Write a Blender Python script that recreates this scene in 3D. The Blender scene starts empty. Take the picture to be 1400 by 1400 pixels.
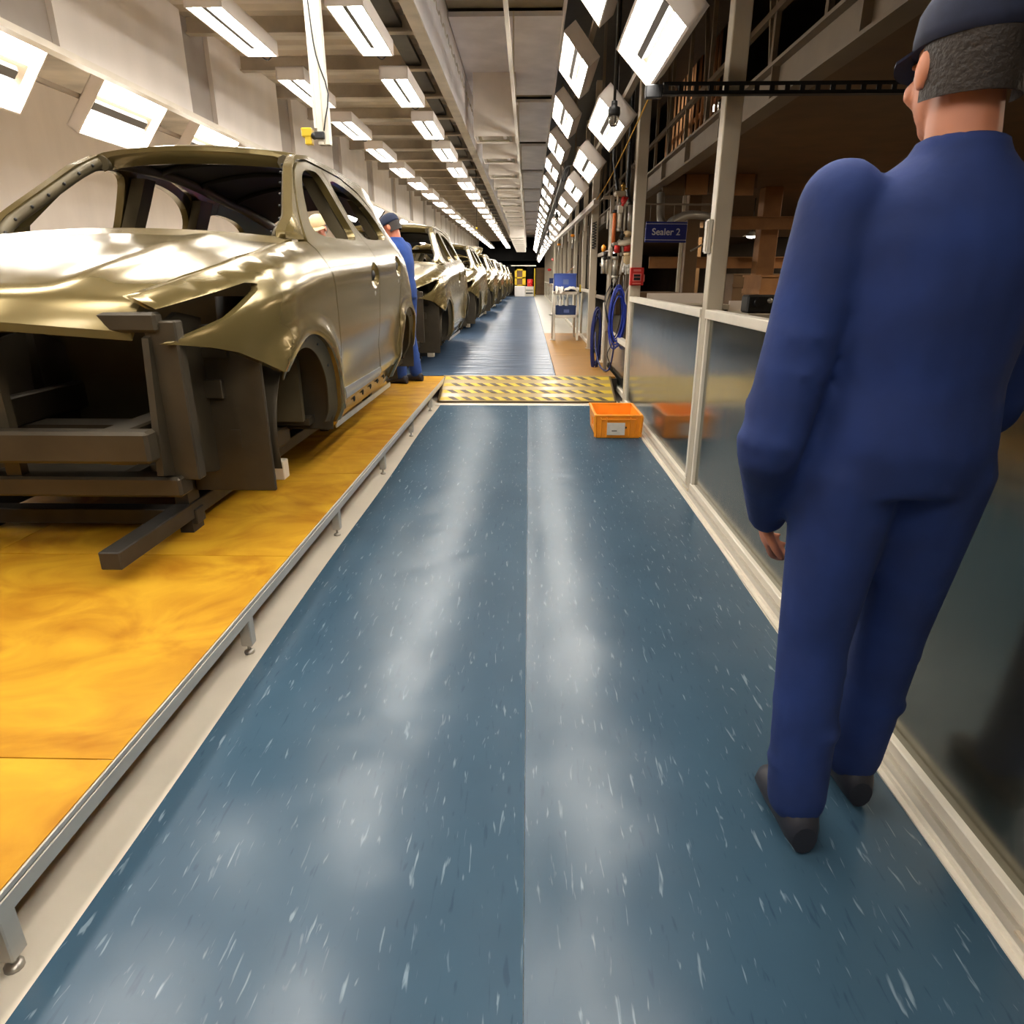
import bpy, bmesh, math, random
import numpy as np
from mathutils import Vector, Matrix
from mathutils.geometry import delaunay_2d_cdt
random.seed(7)
PI = math.pi
sc = bpy.context.scene
COL = sc.collection

# ------------------------------------------------------------------ camera, world, exposure
cam_d = bpy.data.cameras.new('camera')
cam_d.sensor_fit = 'HORIZONTAL'
cam_d.sensor_width = 36.0
cam_d.lens = 900.0 / 1400.0 * 36.0
cam_d.clip_start = 0.05
cam_d.clip_end = 300
cam = bpy.data.objects.new('camera', cam_d)
COL.objects.link(cam)
cam.location = (0, 0, 1.28)
cam.rotation_euler = (math.radians(90 - 19.517), 0, math.radians(1.40))
sc.camera = cam

w = bpy.data.worlds.new('world')
sc.world = w
w.use_nodes = True
w.node_tree.nodes['Background'].inputs[0].default_value = (0.05, 0.045, 0.04, 1)
w.node_tree.nodes['Background'].inputs[1].default_value = 0.25
sc.view_settings.view_transform = 'Standard'
sc.view_settings.look = 'None'
sc.view_settings.gamma = 1.0
sc.view_settings.exposure = 0.0
sc.view_settings.use_curve_mapping = False
sc.cycles.use_denoising = True
sc.cycles.max_bounces = 8
sc.cycles.diffuse_bounces = 6
sc.cycles.glossy_bounces = 4
sc.cycles.caustics_reflective = True
sc.cycles.caustics_refractive = False
sc.cycles.sample_clamp_indirect = 6.0
TUBE = 43.0          # strength of the fluorescent tubes

PZ = 0.200           # raised platform level
HALL_END = 50.0

# ------------------------------------------------------------------ materials
def srgb(r, g, b):
    f = lambda c: (c / 255 / 12.92) if c / 255 <= 0.04045 else ((c / 255 + 0.055) / 1.055) ** 2.4
    return (f(r), f(g), f(b), 1)

def mat(name, col, rough=0.6, metal=0.0, noise=0.0, nscale=6.0, bump=0.0, bscale=40.0, coat=0.0,
        stretch=(1, 1, 1), emit=None, trans=0.0, rvar=0.0, spec=0.5):
    m = bpy.data.materials.new(name)
    m.use_nodes = True
    nt = m.node_tree
    b = nt.nodes['Principled BSDF']
    b.inputs['Base Color'].default_value = col
    b.inputs['Roughness'].default_value = rough
    b.inputs['Metallic'].default_value = metal
    b.inputs['Coat Weight'].default_value = coat
    b.inputs['Coat Roughness'].default_value = 0.12
    b.inputs['Transmission Weight'].default_value = trans
    b.inputs['Specular IOR Level'].default_value = spec
    if emit:
        b.inputs['Emission Color'].default_value = emit[0]
        b.inputs['Emission Strength'].default_value = emit[1]
    if noise or bump or rvar:
        tc = nt.nodes.new('ShaderNodeTexCoord')
        mp = nt.nodes.new('ShaderNodeMapping')
        mp.inputs['Scale'].default_value = stretch
        nt.links.new(tc.outputs['Object'], mp.inputs[0])
        if noise or rvar:
            n = nt.nodes.new('ShaderNodeTexNoise')
            n.inputs['Scale'].default_value = nscale
            n.inputs['Detail'].default_value = 5
            nt.links.new(mp.outputs[0], n.inputs['Vector'])
        if noise:
            r = nt.nodes.new('ShaderNodeValToRGB')
            r.color_ramp.elements[0].position = 0.32
            r.color_ramp.elements[1].position = 0.68
            r.color_ramp.elements[0].color = [c * (1 - noise) for c in col[:3]] + [1]
            r.color_ramp.elements[1].color = [min(1, c * (1 + noise)) for c in col[:3]] + [1]
            nt.links.new(n.outputs['Fac'], r.inputs[0])
            nt.links.new(r.outputs[0], b.inputs['Base Color'])
        if rvar:
            mr = nt.nodes.new('ShaderNodeMapRange')
            mr.inputs['From Min'].default_value = 0.3
            mr.inputs['From Max'].default_value = 0.7
            mr.inputs['To Min'].default_value = max(0.02, rough - rvar)
            mr.inputs['To Max'].default_value = rough + rvar
            nt.links.new(n.outputs['Fac'], mr.inputs[0])
            nt.links.new(mr.outputs[0], b.inputs['Roughness'])
        if bump:
            n2 = nt.nodes.new('ShaderNodeTexNoise')
            n2.inputs['Scale'].default_value = bscale
            n2.inputs['Detail'].default_value = 3
            nt.links.new(mp.outputs[0], n2.inputs['Vector'])
            bp = nt.nodes.new('ShaderNodeBump')
            bp.inputs['Strength'].default_value = bump
            bp.inputs['Distance'].default_value = 0.01
            nt.links.new(n2.outputs['Fac'], bp.inputs['Height'])
            nt.links.new(bp.outputs[0], b.inputs['Normal'])
    return m

M = {}
M['paint'] = mat('champagne_primer', srgb(112, 97, 58), 0.22, 0.55, coat=0.22)
M['paint_in'] = mat('shaded_inner_paint', srgb(88, 78, 56), 0.5, 0.3, noise=0.18, nscale=5)  # same car paint, darkened to stand for shade inside the body
M['sill'] = mat('grey_sill', srgb(150, 154, 158), 0.3, 0.7)
M['void'] = mat('unlit_depth', srgb(14, 13, 12), 0.9, spec=0.1)  # near-black colour standing for the unlit depth of the factory
M['liner'] = mat('shaded_inner_roof', srgb(40, 36, 30), 0.75)  # dark tone standing for the unlit underside of the roof
M['underbody'] = mat('shaded_underbody_paint', srgb(62, 54, 40), 0.5, 0.4, noise=0.25, nscale=4)  # darker copy of the car paint, shade under the body mixed in
M['black'] = mat('black_plastic', srgb(22, 21, 20), 0.5, noise=0.2)
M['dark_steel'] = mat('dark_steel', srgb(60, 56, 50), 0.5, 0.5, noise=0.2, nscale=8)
M['alu'] = mat('aluminium_profile', srgb(196, 190, 178), 0.38, 0.55, noise=0.06, nscale=10, stretch=(1, .2, 1))
M['white'] = mat('white_powder_coat', srgb(226, 217, 200), 0.42, noise=0.05, nscale=5)
M['white_wall'] = mat('white_wall_panel', srgb(234, 225, 216), 0.45, noise=0.05, nscale=2.0, stretch=(1, 1, .3))
M['wall_dark'] = mat('grey_wall_strip', srgb(166, 156, 146), 0.5, noise=0.07, nscale=2)
M['fixture'] = mat('lamp_housing', srgb(226, 215, 204), 0.45, noise=0.03)
M['divider'] = mat('lamp_divider', srgb(92, 88, 82), 0.5)
M['reflector'] = mat('lamp_reflector', srgb(96, 84, 66), 0.5)
M['tube'] = mat('fluorescent_tube', (1, 1, 1, 1), 0.4, emit=((1.0, 0.955, 0.885, 1), TUBE))
M['ceil'] = mat('ceiling_decking', srgb(206, 197, 182), 0.48, 0.1, noise=0.28, nscale=1.6, stretch=(.5, 1, 1))
M['ceil_beam'] = mat('ceiling_beam', srgb(184, 173, 156), 0.5, 0.2, noise=0.2, nscale=3)
M['slab'] = mat('ceiling_panel', srgb(242, 237, 236), 0.5, 0.1, noise=0.08, nscale=3)
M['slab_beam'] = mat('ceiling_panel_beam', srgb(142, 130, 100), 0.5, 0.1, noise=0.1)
M['duct'] = mat('duct_metal', srgb(240, 230, 216), 0.45, 0.1, noise=0.05, nscale=3)
M['concrete'] = mat('white_floor_paint', srgb(214, 203, 184), 0.35, noise=0.06, nscale=3)
M['deck_white'] = mat('white_deck_paint', srgb(172, 164, 148), 0.45, noise=0.06, nscale=3)
M['dark_floor'] = mat('factory_floor', srgb(74, 66, 54), 0.5, noise=0.2, nscale=2)
M['orange'] = mat('orange_plastic', srgb(252, 158, 36), 0.4, noise=0.06, nscale=12)
M['label'] = mat('paper_label', srgb(205, 198, 186), 0.7, noise=0.05, nscale=30)
M['ink'] = mat('printed_ink', srgb(70, 66, 64), 0.7)
M['red'] = mat('red_plastic', srgb(196, 34, 28), 0.4)
M['pinkred'] = mat('pale_red_paint', srgb(222, 120, 110), 0.5)
M['blue_bin'] = mat('blue_plastic', srgb(38, 72, 160), 0.45, noise=0.08, nscale=8)
M['blue_bin_dark'] = mat('dark_blue_plastic', srgb(28, 50, 96), 0.45, noise=0.08, nscale=8)
M['hose_blue'] = mat('blue_hose', srgb(34, 56, 160), 0.38)
M['hose_navy'] = mat('navy_hose', srgb(24, 34, 92), 0.4)
M['hose_black'] = mat('black_hose', srgb(26, 26, 28), 0.4)
M['hose_clear'] = mat('grey_hose', srgb(150, 142, 130), 0.4)
M['coverall'] = mat('blue_coverall', srgb(26, 60, 126), 0.85, noise=0.18, nscale=9, bump=0.35, bscale=14)
M['coverall_dark'] = mat('dark_blue_coverall', srgb(20, 44, 100), 0.85, noise=0.2, nscale=7, bump=0.35, bscale=12)
M['navy'] = mat('navy_cloth', srgb(26, 34, 58), 0.85, noise=0.15, nscale=30)
M['beige_cloth'] = mat('beige_cloth', srgb(216, 190, 146), 0.85, noise=0.08, nscale=20)
M['red_cloth'] = mat('red_cloth', srgb(160, 34, 36), 0.8, noise=0.1)
M['skin'] = mat('skin', srgb(196, 128, 96), 0.5, noise=0.06, nscale=12)
M['skin2'] = mat('skin_warm', srgb(190, 110, 78), 0.5, noise=0.06, nscale=12)
M['hair'] = mat('dark_hair', srgb(42, 34, 28), 0.6, bump=0.4, bscale=120)
M['eye'] = mat('eye_white', srgb(235, 230, 222), 0.25)
M['iris'] = mat('iris', srgb(60, 42, 30), 0.2)
M['shoe'] = mat('shoe_leather', srgb(34, 34, 42), 0.55)
M['patch'] = mat('reflective_patch', srgb(232, 226, 210), 0.5)
M['cloth_white'] = mat('white_rag', srgb(236, 230, 220), 0.9, bump=0.5, bscale=30)
M['yellow'] = mat('yellow_paint', srgb(200, 168, 14), 0.45, noise=0.06)
M['tape_black'] = mat('black_tape', srgb(74, 56, 22), 0.5)
M['rope'] = mat('yellow_rope', srgb(206, 160, 50), 0.8)
M['beam_grey'] = mat('painted_beam', srgb(128, 114, 96), 0.55, noise=0.1, nscale=3)
M['truss'] = mat('truss_steel', srgb(124, 108, 88), 0.55, noise=0.15, nscale=4)
M['slat'] = mat('brown_slat', srgb(178, 132, 92), 0.6, noise=0.12, nscale=6)
M['post'] = mat('beige_post', srgb(190, 178, 156), 0.45, noise=0.06, nscale=4)
M['brown'] = mat('brown_column', srgb(104, 78, 48), 0.6, noise=0.15, nscale=3)
M['timber'] = mat('crate_wood', srgb(150, 104, 58), 0.65, noise=0.15, nscale=5)
M['sign'] = mat('navy_sign', srgb(30, 40, 120), 0.45)
M['sign_text'] = mat('sign_lettering', srgb(206, 204, 206), 0.5)
M['steel'] = mat('galvanised_steel', srgb(178, 172, 160), 0.35, 0.7, noise=0.1, nscale=10)
M['brass'] = mat('brass', srgb(186, 146, 70), 0.35, 0.8)
M['glass'] = mat('lamp_glass', srgb(176, 168, 156), 0.12, trans=0.7)
M['glow'] = mat('distant_lamp', (1, 1, 1, 1), 0.4, emit=((1, 0.93, 0.82, 1), 10))
M['factory_wall'] = mat('factory_wall', srgb(70, 56, 40), 0.7, noise=0.25, nscale=1.2)
M['ribbon'] = mat('foil', srgb(180, 176, 168), 0.3, 0.6, bump=0.6, bscale=12)

def nodes(m):
    nt = m.node_tree
    return nt, nt.nodes, nt.links, nt.nodes['Principled BSDF']

def capped_gloss(m, rough, cap, ior=1.45):
    """micro-textured sheet: dielectric gloss whose grazing reflection is limited by its fine embossing"""
    nt, N, L, b = nodes(m)
    b.inputs['Specular IOR Level'].default_value = 0.0
    g = N.new('ShaderNodeBsdfGlossy'); g.inputs['Roughness'].default_value = rough
    fr = N.new('ShaderNodeFresnel'); fr.inputs['IOR'].default_value = ior
    mn = N.new('ShaderNodeMath'); mn.operation = 'MINIMUM'; mn.inputs[1].default_value = cap
    mx = N.new('ShaderNodeMixShader')
    out = [n for n in N if n.type == 'OUTPUT_MATERIAL'][0]
    L.new(fr.outputs[0], mn.inputs[0]); L.new(mn.outputs[0], mx.inputs[0])
    L.new(b.outputs[0], mx.inputs[1]); L.new(g.outputs[0], mx.inputs[2]); L.new(mx.outputs[0], out.inputs['Surface'])
    if b.inputs['Normal'].is_linked:
        L.new(b.inputs['Normal'].links[0].from_socket, g.inputs['Normal'])

def make_plywood():
    m = mat('plywood', srgb(196, 142, 58), 0.55, spec=0.2)
    nt, N, L, b = nodes(m)
    tc = N.new('ShaderNodeTexCoord')
    oi = N.new('ShaderNodeObjectInfo')
    add = N.new('ShaderNodeVectorMath'); add.operation = 'MULTIPLY_ADD'
    add.inputs[1].default_value = (1, 1, 1)
    cmb = N.new('ShaderNodeCombineXYZ')
    mul = N.new('ShaderNodeMath'); mul.operation = 'MULTIPLY'; mul.inputs[1].default_value = 37.0
    L.new(oi.outputs['Random'], mul.inputs[0])
    L.new(mul.outputs[0], cmb.inputs[0]); L.new(mul.outputs[0], cmb.inputs[1])
    L.new(tc.outputs['Object'], add.inputs[0]); L.new(cmb.outputs[0], add.inputs[2])
    mp = N.new('ShaderNodeMapping'); mp.inputs['Scale'].default_value = (1.2, 1.7, 1)
    L.new(add.outputs[0], mp.inputs[0])
    n = N.new('ShaderNodeTexNoise'); n.inputs['Scale'].default_value = 2.2; n.inputs['Detail'].default_value = 6
    n.inputs['Distortion'].default_value = 1.6
    L.new(mp.outputs[0], n.inputs['Vector'])
    r = N.new('ShaderNodeValToRGB')
    e = r.color_ramp.elements
    e[0].position = 0.3; e[0].color = srgb(158, 104, 16)
    e[1].position = 0.72; e[1].color = srgb(200, 152, 38)
    L.new(n.outputs['Fac'], r.inputs[0])
    L.new(r.outputs[0], b.inputs['Base Color'])
    return m
M['ply'] = make_plywood()
M['ply_pale'] = mat('pale_board', srgb(150, 106, 38), 0.45, noise=0.10, nscale=2.5, stretch=(1, 3, 1), spec=0.25)
M['ramp'] = mat('ramp_board', srgb(152, 128, 68), 0.38, noise=0.06, nscale=4, coat=0.2)

def make_vinyl():
    m = mat('blue_marbled_vinyl', srgb(84, 120, 156), 0.3)
    nt, N, L, b = nodes(m)
    tc = N.new('ShaderNodeTexCoord')
    # long streak flecks, running along the roll
    mp = N.new('ShaderNodeMapping')
    mp.inputs['Rotation'].default_value = (0, 0, math.radians(7))
    mp.inputs['Scale'].default_value = (72, 10.5, 1)
    L.new(tc.outputs['Object'], mp.inputs[0])
    v = N.new('ShaderNodeTexNoise'); v.inputs['Scale'].default_value = 1.0
    v.inputs['Detail'].default_value = 2.5; v.inputs['Distortion'].default_value = 0.6
    L.new(mp.outputs[0], v.inputs['Vector'])
    r = N.new('ShaderNodeValToRGB')
    r.color_ramp.elements[0].position = 0.64; r.color_ramp.elements[0].color = (0, 0, 0, 1)
    r.color_ramp.elements[1].position = 0.73; r.color_ramp.elements[1].color = (1, 1, 1, 1)
    L.new(v.outputs['Fac'], r.inputs[0])
    # dark flecks
    r2 = N.new('ShaderNodeValToRGB')
    r2.color_ramp.elements[0].position = 0.28; r2.color_ramp.elements[0].color = (1, 1, 1, 1)
    r2.color_ramp.elements[1].position = 0.36; r2.color_ramp.elements[1].color = (0, 0, 0, 1)
    L.new(v.outputs['Fac'], r2.inputs[0])
    # slow mottling
    n = N.new('ShaderNodeTexNoise'); n.inputs['Scale'].default_value = 2.2; n.inputs['Detail'].default_value = 6
    L.new(tc.outputs['Object'], n.inputs['Vector'])
    base = N.new('ShaderNodeMixRGB')
    base.inputs[1].default_value = srgb(47, 70, 87)
    base.inputs[2].default_value = srgb(60, 85, 102)
    L.new(n.outputs['Fac'], base.inputs[0])
    mx0 = N.new('ShaderNodeMixRGB')
    mx0.inputs[2].default_value = srgb(42, 62, 82)
    k0 = N.new('ShaderNodeMath'); k0.operation = 'MULTIPLY'; k0.inputs[1].default_value = 0.6
    L.new(r2.outputs[0], k0.inputs[0]); L.new(k0.outputs[0], mx0.inputs[0])
    L.new(base.outputs[0], mx0.inputs[1])
    mx = N.new('ShaderNodeMixRGB')
    mx.inputs[2].default_value = srgb(136, 154, 166)
    k = N.new('ShaderNodeMath'); k.operation = 'MULTIPLY'; k.inputs[1].default_value = 0.55
    L.new(r.outputs[0], k.inputs[0]); L.new(k.outputs[0], mx.inputs[0])
    L.new(mx0.outputs[0], mx.inputs[1])
    L.new(mx.outputs[0], b.inputs['Base Color'])
    # waviness of the glued sheet
    w1 = N.new('ShaderNodeTexNoise'); w1.inputs['Scale'].default_value = 2.6; w1.inputs['Detail'].default_value = 2
    L.new(tc.outputs['Object'], w1.inputs['Vector'])
    b1 = N.new('ShaderNodeBump'); b1.inputs['Strength'].default_value = 0.35; b1.inputs['Distance'].default_value = 0.02
    L.new(w1.outputs['Fac'], b1.inputs['Height'])
    L.new(b1.outputs[0], b.inputs['Normal'])
    capped_gloss(m, 0.24, 0.085)
    return m
M['vinyl'] = make_vinyl()

def make_ribmat():
    m = mat('blue_ribbed_mat', srgb(72, 100, 134), 0.30, spec=.33)
    nt, N, L, b = nodes(m)
    tc = N.new('ShaderNodeTexCoord')
    wv = N.new('ShaderNodeTexNoise'); wv.inputs['Scale'].default_value = 1.0; wv.inputs['Detail'].default_value = 2
    mp = N.new('ShaderNodeMapping'); mp.inputs['Scale'].default_value = (0.7, 9, 1)
    L.new(tc.outputs['Object'], mp.inputs[0]); L.new(mp.outputs[0], wv.inputs['Vector'])
    bp = N.new('ShaderNodeBump'); bp.inputs['Strength'].default_value = 0.8; bp.inputs['Distance'].default_value = 0.05
    L.new(wv.outputs['Fac'], bp.inputs['Height']); L.new(bp.outputs[0], b.inputs['Normal'])
    n = N.new('ShaderNodeTexNoise'); n.inputs['Scale'].default_value = 3
    L.new(tc.outputs['Object'], n.inputs['Vector'])
    r = N.new('ShaderNodeValToRGB')
    r.color_ramp.elements[0].color = srgb(48, 66, 88); r.color_ramp.elements[1].color = srgb(64, 82, 102)
    L.new(n.outputs['Fac'], r.inputs[0]); L.new(r.outputs[0], b.inputs['Base Color'])
    capped_gloss(m, 0.25, 0.20)
    return m
M['ribmat'] = make_ribmat()

def make_sheet():
    m = mat('brushed_steel_sheet', srgb(134, 132, 119), 0.17, 0.9)
    nt, N, L, b = nodes(m)
    tc = N.new('ShaderNodeTexCoord')
    mp = N.new('ShaderNodeMapping'); mp.inputs['Scale'].default_value = (20, 20, 0.7)
    L.new(tc.outputs['Object'], mp.inputs[0])
    n = N.new('ShaderNodeTexNoise'); n.inputs['Scale'].default_value = 1.0; n.inputs['Detail'].default_value = 4
    L.new(mp.outputs[0], n.inputs['Vector'])
    mr = N.new('ShaderNodeMapRange')
    mr.inputs['To Min'].default_value = 0.09; mr.inputs['To Max'].default_value = 0.22
    L.new(n.outputs['Fac'], mr.inputs[0]); L.new(mr.outputs[0], b.inputs['Roughness'])
    n2 = N.new('ShaderNodeTexNoise'); n2.inputs['Scale'].default_value = 1.7
    L.new(tc.outputs['Object'], n2.inputs['Vector'])
    bp = N.new('ShaderNodeBump'); bp.inputs['Strength'].default_value = 0.12; bp.inputs['Distance'].default_value = 0.02
    L.new(n2.outputs['Fac'], bp.inputs['Height']); L.new(bp.outputs[0], b.inputs['Normal'])
    return m
M['sheet'] = make_sheet()

# ------------------------------------------------------------------ helpers
class MB:
    """collects shapes in a bmesh and links them as one mesh object"""
    def __init__(s): s.bm = bmesh.new()
    def box(s, x0, x1, y0, y1, z0, z1, bevel=0.0):
        r = bmesh.ops.create_cube(s.bm, size=1.0)
        vs = r['verts']
        for v in vs:
            v.co = Vector(((x0 + x1) / 2 + v.co.x * (x1 - x0), (y0 + y1) / 2 + v.co.y * (y1 - y0),
                           (z0 + z1) / 2 + v.co.z * (z1 - z0)))
        if bevel:
            es = list({e for v in vs for e in v.link_edges})
            bmesh.ops.bevel(s.bm, geom=es, offset=bevel, segments=1, affect='EDGES', profile=0.5)
        return vs
    def bar(s, p, q, wx, wy=None):
        """square bar from p to q"""
        p, q = Vector(p), Vector(q)
        wy = wy or wx
        d = q - p
        L = d.length
        r = bmesh.ops.create_cube(s.bm, size=1.0)
        rot = d.to_track_quat('Z', 'Y').to_matrix().to_4x4()
        mtx = Matrix.Translation((p + q) / 2) @ rot @ Matrix.Diagonal((wx, wy, L, 1))
        bmesh.ops.transform(s.bm, matrix=mtx, verts=r['verts'])
        return r['verts']
    def cyl(s, p, q, r0, r1=None, seg=16, caps=True):
        p, q = Vector(p), Vector(q)
        d = q - p
        r = bmesh.ops.create_cone(s.bm, cap_ends=caps, segments=seg, radius1=r0, radius2=r1 if r1 is not None else r0, depth=d.length)
        mtx = Matrix.Translation((p + q) / 2) @ d.to_track_quat('Z', 'Y').to_matrix().to_4x4()
        bmesh.ops.transform(s.bm, matrix=mtx, verts=r['verts'])
        for f in {f for v in r['verts'] for f in v.link_faces}:
            if len(f.verts) == 4: f.smooth = True
        return r['verts']
    def ball(s, c, r, sx=1, sy=1, sz=1, seg=16, rot=None):
        g = bmesh.ops.create_uvsphere(s.bm, u_segments=seg, v_segments=max(6, seg * 2 // 3), radius=r)
        mtx = Matrix.Translation(Vector(c)) @ (rot.to_4x4() if rot else Matrix.Identity(4)) @ Matrix.Diagonal((sx, sy, sz, 1))
        bmesh.ops.transform(s.bm, matrix=mtx, verts=g['verts'])
        for f in {f for v in g['verts'] for f in v.link_faces}: f.smooth = True
        return g['verts']
    def lathe(s, prof, c=(0, 0, 0), seg=20):
        c = Vector(c); rings = []
        for r, z in prof:
            rings.append([s.bm.verts.new(c + Vector((r * math.cos(2 * PI * k / seg), r * math.sin(2 * PI * k / seg), z))) for k in range(seg)])
        for a, b in zip(rings, rings[1:]):
            for k in range(seg):
                f = s.bm.faces.new((a[k], a[(k + 1) % seg], b[(k + 1) % seg], b[k])); f.smooth = True
        s.bm.faces.new(list(reversed(rings[0]))); s.bm.faces.new(rings[-1])
    def tube(s, pts, r, seg=8, closed=False):
        pts = [Vector(p) for p in pts]
        n = len(pts); rings = []
        up = None
        for i, p in enumerate(pts):
            a = pts[(i - 1) % n] if closed else pts[max(i - 1, 0)]
            b = pts[(i + 1) % n] if closed else pts[min(i + 1, n - 1)]
            t = (b - a).normalized()
            if up is None:
                up = t.orthogonal().normalized()
            else:
                up = (up - t * up.dot(t))
                up = up.normalized() if up.length > 1e-6 else t.orthogonal().normalized()
            sd = t.cross(up)
            rr = r[i] if isinstance(r, (list, tuple)) else r
            rings.append([s.bm.verts.new(p + (up * math.cos(2 * PI * k / seg) + sd * math.sin(2 * PI * k / seg)) * rr) for k in range(seg)])
        rng = range(n) if closed else range(n - 1)
        for i in rng:
            a, b = rings[i], rings[(i + 1) % n]
            for k in range(seg):
                f = s.bm.faces.new((a[k], a[(k + 1) % seg], b[(k + 1) % seg], b[k])); f.smooth = True
        if not closed:
            s.bm.faces.new(list(reversed(rings[0]))); s.bm.faces.new(rings[-1])
    def loft(s, rings, smooth=True, caps=True):
        R = [[s.bm.verts.new(Vector(p)) for p in ring] for ring in rings]
        n = len(R[0])
        for a, b in zip(R, R[1:]):
            for k in range(n):
                f = s.bm.faces.new((a[k], a[(k + 1) % n], b[(k + 1) % n], b[k])); f.smooth = smooth
        if caps:
            s.bm.faces.new(list(reversed(R[0]))); s.bm.faces.new(R[-1])
    def prism(s, poly, axis, a, b):
        """poly: 2D points; axis: extrusion axis 'x','y','z' from a to b"""
        def P(u, v, t):
            return {'x': (t, u, v), 'y': (u, t, v), 'z': (u, v, t)}[axis]
        A = [s.bm.verts.new(P(u, v, a)) for u, v in poly]
        B = [s.bm.verts.new(P(u, v, b)) for u, v in poly]
        n = len(poly)
        for k in range(n):
            s.bm.faces.new((A[k], A[(k + 1) % n], B[(k + 1) % n], B[k]))
        s.bm.faces.new(list(reversed(A))); s.bm.faces.new(B)
    def grid(s, nu, nv, fn, thick=0.0, tdir=(0, 0, -1)):
        V = [[s.bm.verts.new(Vector(fn(i / nu, j / nv))) for j in range(nv + 1)] for i in range(nu + 1)]
        for i in range(nu):
            for j in range(nv):
                f = s.bm.faces.new((V[i][j], V[i + 1][j], V[i + 1][j + 1], V[i][j + 1])); f.smooth = True
        if thick:
            td = Vector(tdir) * thick
            W = [[s.bm.verts.new(v.co + td) for v in row] for row in V]
            for i in range(nu):
                for j in range(nv):
                    f = s.bm.faces.new((W[i][j + 1], W[i + 1][j + 1], W[i + 1][j], W[i][j])); f.smooth = True
            rim = [(i, 0) for i in range(nu)] + [(nu, j) for j in range(nv)] + [(i, nv) for i in range(nu, 0, -1)] + [(0, j) for j in range(nv, 0, -1)]
            a = [s.bm.verts.new(V[i][j].co) for i, j in rim]; b = [s.bm.verts.new(W[i][j].co) for i, j in rim]
            for k in range(len(rim)):
                k2 = (k + 1) % len(rim)
                s.bm.faces.new((a[k2], a[k], b[k], b[k2]))
    def build(s, name, m, parent=None, recalc=True, loc=None, rot=None):
        if recalc: bmesh.ops.recalc_face_normals(s.bm, faces=s.bm.faces)
        me = bpy.data.meshes.new(name)
        s.bm.to_mesh(me); s.bm.free()
        me.materials.append(m)
        return link(name, me, parent, loc, rot)

def link(name, me, parent=None, loc=None, rot=None):
    o = bpy.data.objects.new(name, me)
    COL.objects.link(o)
    if parent: o.parent = parent
    if loc is not None: o.location = loc
    if rot is not None: o.rotation_euler = rot
    return o

def tag(o, label, cat, group=None):
    o['label'] = label; o['category'] = cat
    if group: o['group'] = group
    return o

def thing(name, label, cat, loc=(0, 0, 0), rot=(0, 0, 0), group=None):
    o = bpy.data.objects.new(name, None)
    COL.objects.link(o)
    o.location = loc; o.rotation_euler = rot
    o.empty_display_size = 0.1
    return tag(o, label, cat, group)

def struct(o):
    o['kind'] = 'structure'
    return o

def copy_tree(o, parent=None):
    c = o.copy()
    COL.objects.link(c)
    if parent is not None: c.parent = parent
    for ch in list(o.children): copy_tree(ch, c)
    return c

def boxo(name, m, parent, x0, x1, y0, y1, z0, z1, bevel=0.0):
    b = MB(); b.box(x0, x1, y0, y1, z0, z1, bevel)
    return b.build(name, m, parent)

ORD = ['first', 'second', 'third', 'fourth', 'fifth', 'sixth', 'seventh', 'eighth', 'ninth', 'tenth',
       'eleventh', 'twelfth', 'thirteenth', 'fourteenth', 'fifteenth', 'sixteenth', 'seventeenth', 'eighteenth', 'nineteenth', 'twentieth',
       'twenty-first', 'twenty-second', 'twenty-third', 'twenty-fourth', 'twenty-fifth', 'twenty-sixth', 'twenty-seventh', 'twenty-eighth']

# ================================================================== SETTING
fl = MB()
fl.box(-9, 0.985, -6, 60, -0.2, 0.0)
struct(fl.build('floor', M['concrete']))
fl = MB(); fl.box(0.985, 9.5, -6, 60, -0.2, 0.0)
struct(fl.build('trim_1', M['dark_floor']))['label'] = 'dark factory floor beyond the partition'

# vinyl covering, two rolls with a raised seam between them
vin = thing('vinyl_floor_covering', 'two rolls of glossy blue marbled vinyl covering the near aisle floor', 'floor covering', (0, 0, 0))
def vinyl_roll(x0, x1, seam_left):
    b = MB()
    xs = np.linspace(x0, x1, 24)
    prof = []
    def fn(u, v):
        x = x0 + (x1 - x0) * u
        y = -4 + 11.0 * v
        d = abs(x - 0.0)
        z = 0.004 + 0.0014 * math.exp(-(d / 0.025) ** 2)
        edge = x0 if seam_left is False else x1
        if abs(x) > 0.5:
            x += 0.006 * math.sin(y * 2.1 + x0) * (1 if abs(x) > 0.9 else 0)
        return (x, y, z)
    b.grid(48, 40, fn, 0.0035)
    return b.build('vinyl_sheet', M['vinyl'], vin)
vinyl_roll(-0.945, -0.0006, False)
vinyl_roll(0.0006, 0.965, True)

# raised floor beyond the ramp: mat, plywood, white decking
rf = thing('raised_floor', 'raised steel deck carrying mat and boards beyond the striped ramp', 'deck', (0, 0, 0))
boxo('deck_base', M['dark_steel'], rf, -3.6, 1.04, 7.82, HALL_END, 0.05, PZ - 0.022)
matb = MB()
matb.grid(12, 1400, lambda u, v: (-3.4 + (0.322 + 3.4) * u, 7.84 + 39.0 * v,
          PZ + 0.002 + 0.003 * math.sin(v * 39 * 21) * (0.5 + 0.5 * math.sin(v * 39 * 2.3 + u * 3))), 0.012)
matb.build('ribbed_mat', M['ribmat'], rf)
yy = 7.82
for k, ln in enumerate((2.2, 2.2, 2.13)):
    boxo('plywood_sheet', M['ply_pale'], rf, 0.328, 1.02, yy, yy + ln - 0.004, PZ - 0.02, PZ)
    yy += ln
for k in range(12):
    y0 = yy + k * 2.9
    if y0 > HALL_END - 1: break
    boxo('white_deck_board', M['deck_white'], rf, 0.328, 1.02, y0, min(y0 + 2.894, HALL_END), PZ - 0.02, PZ)

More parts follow.
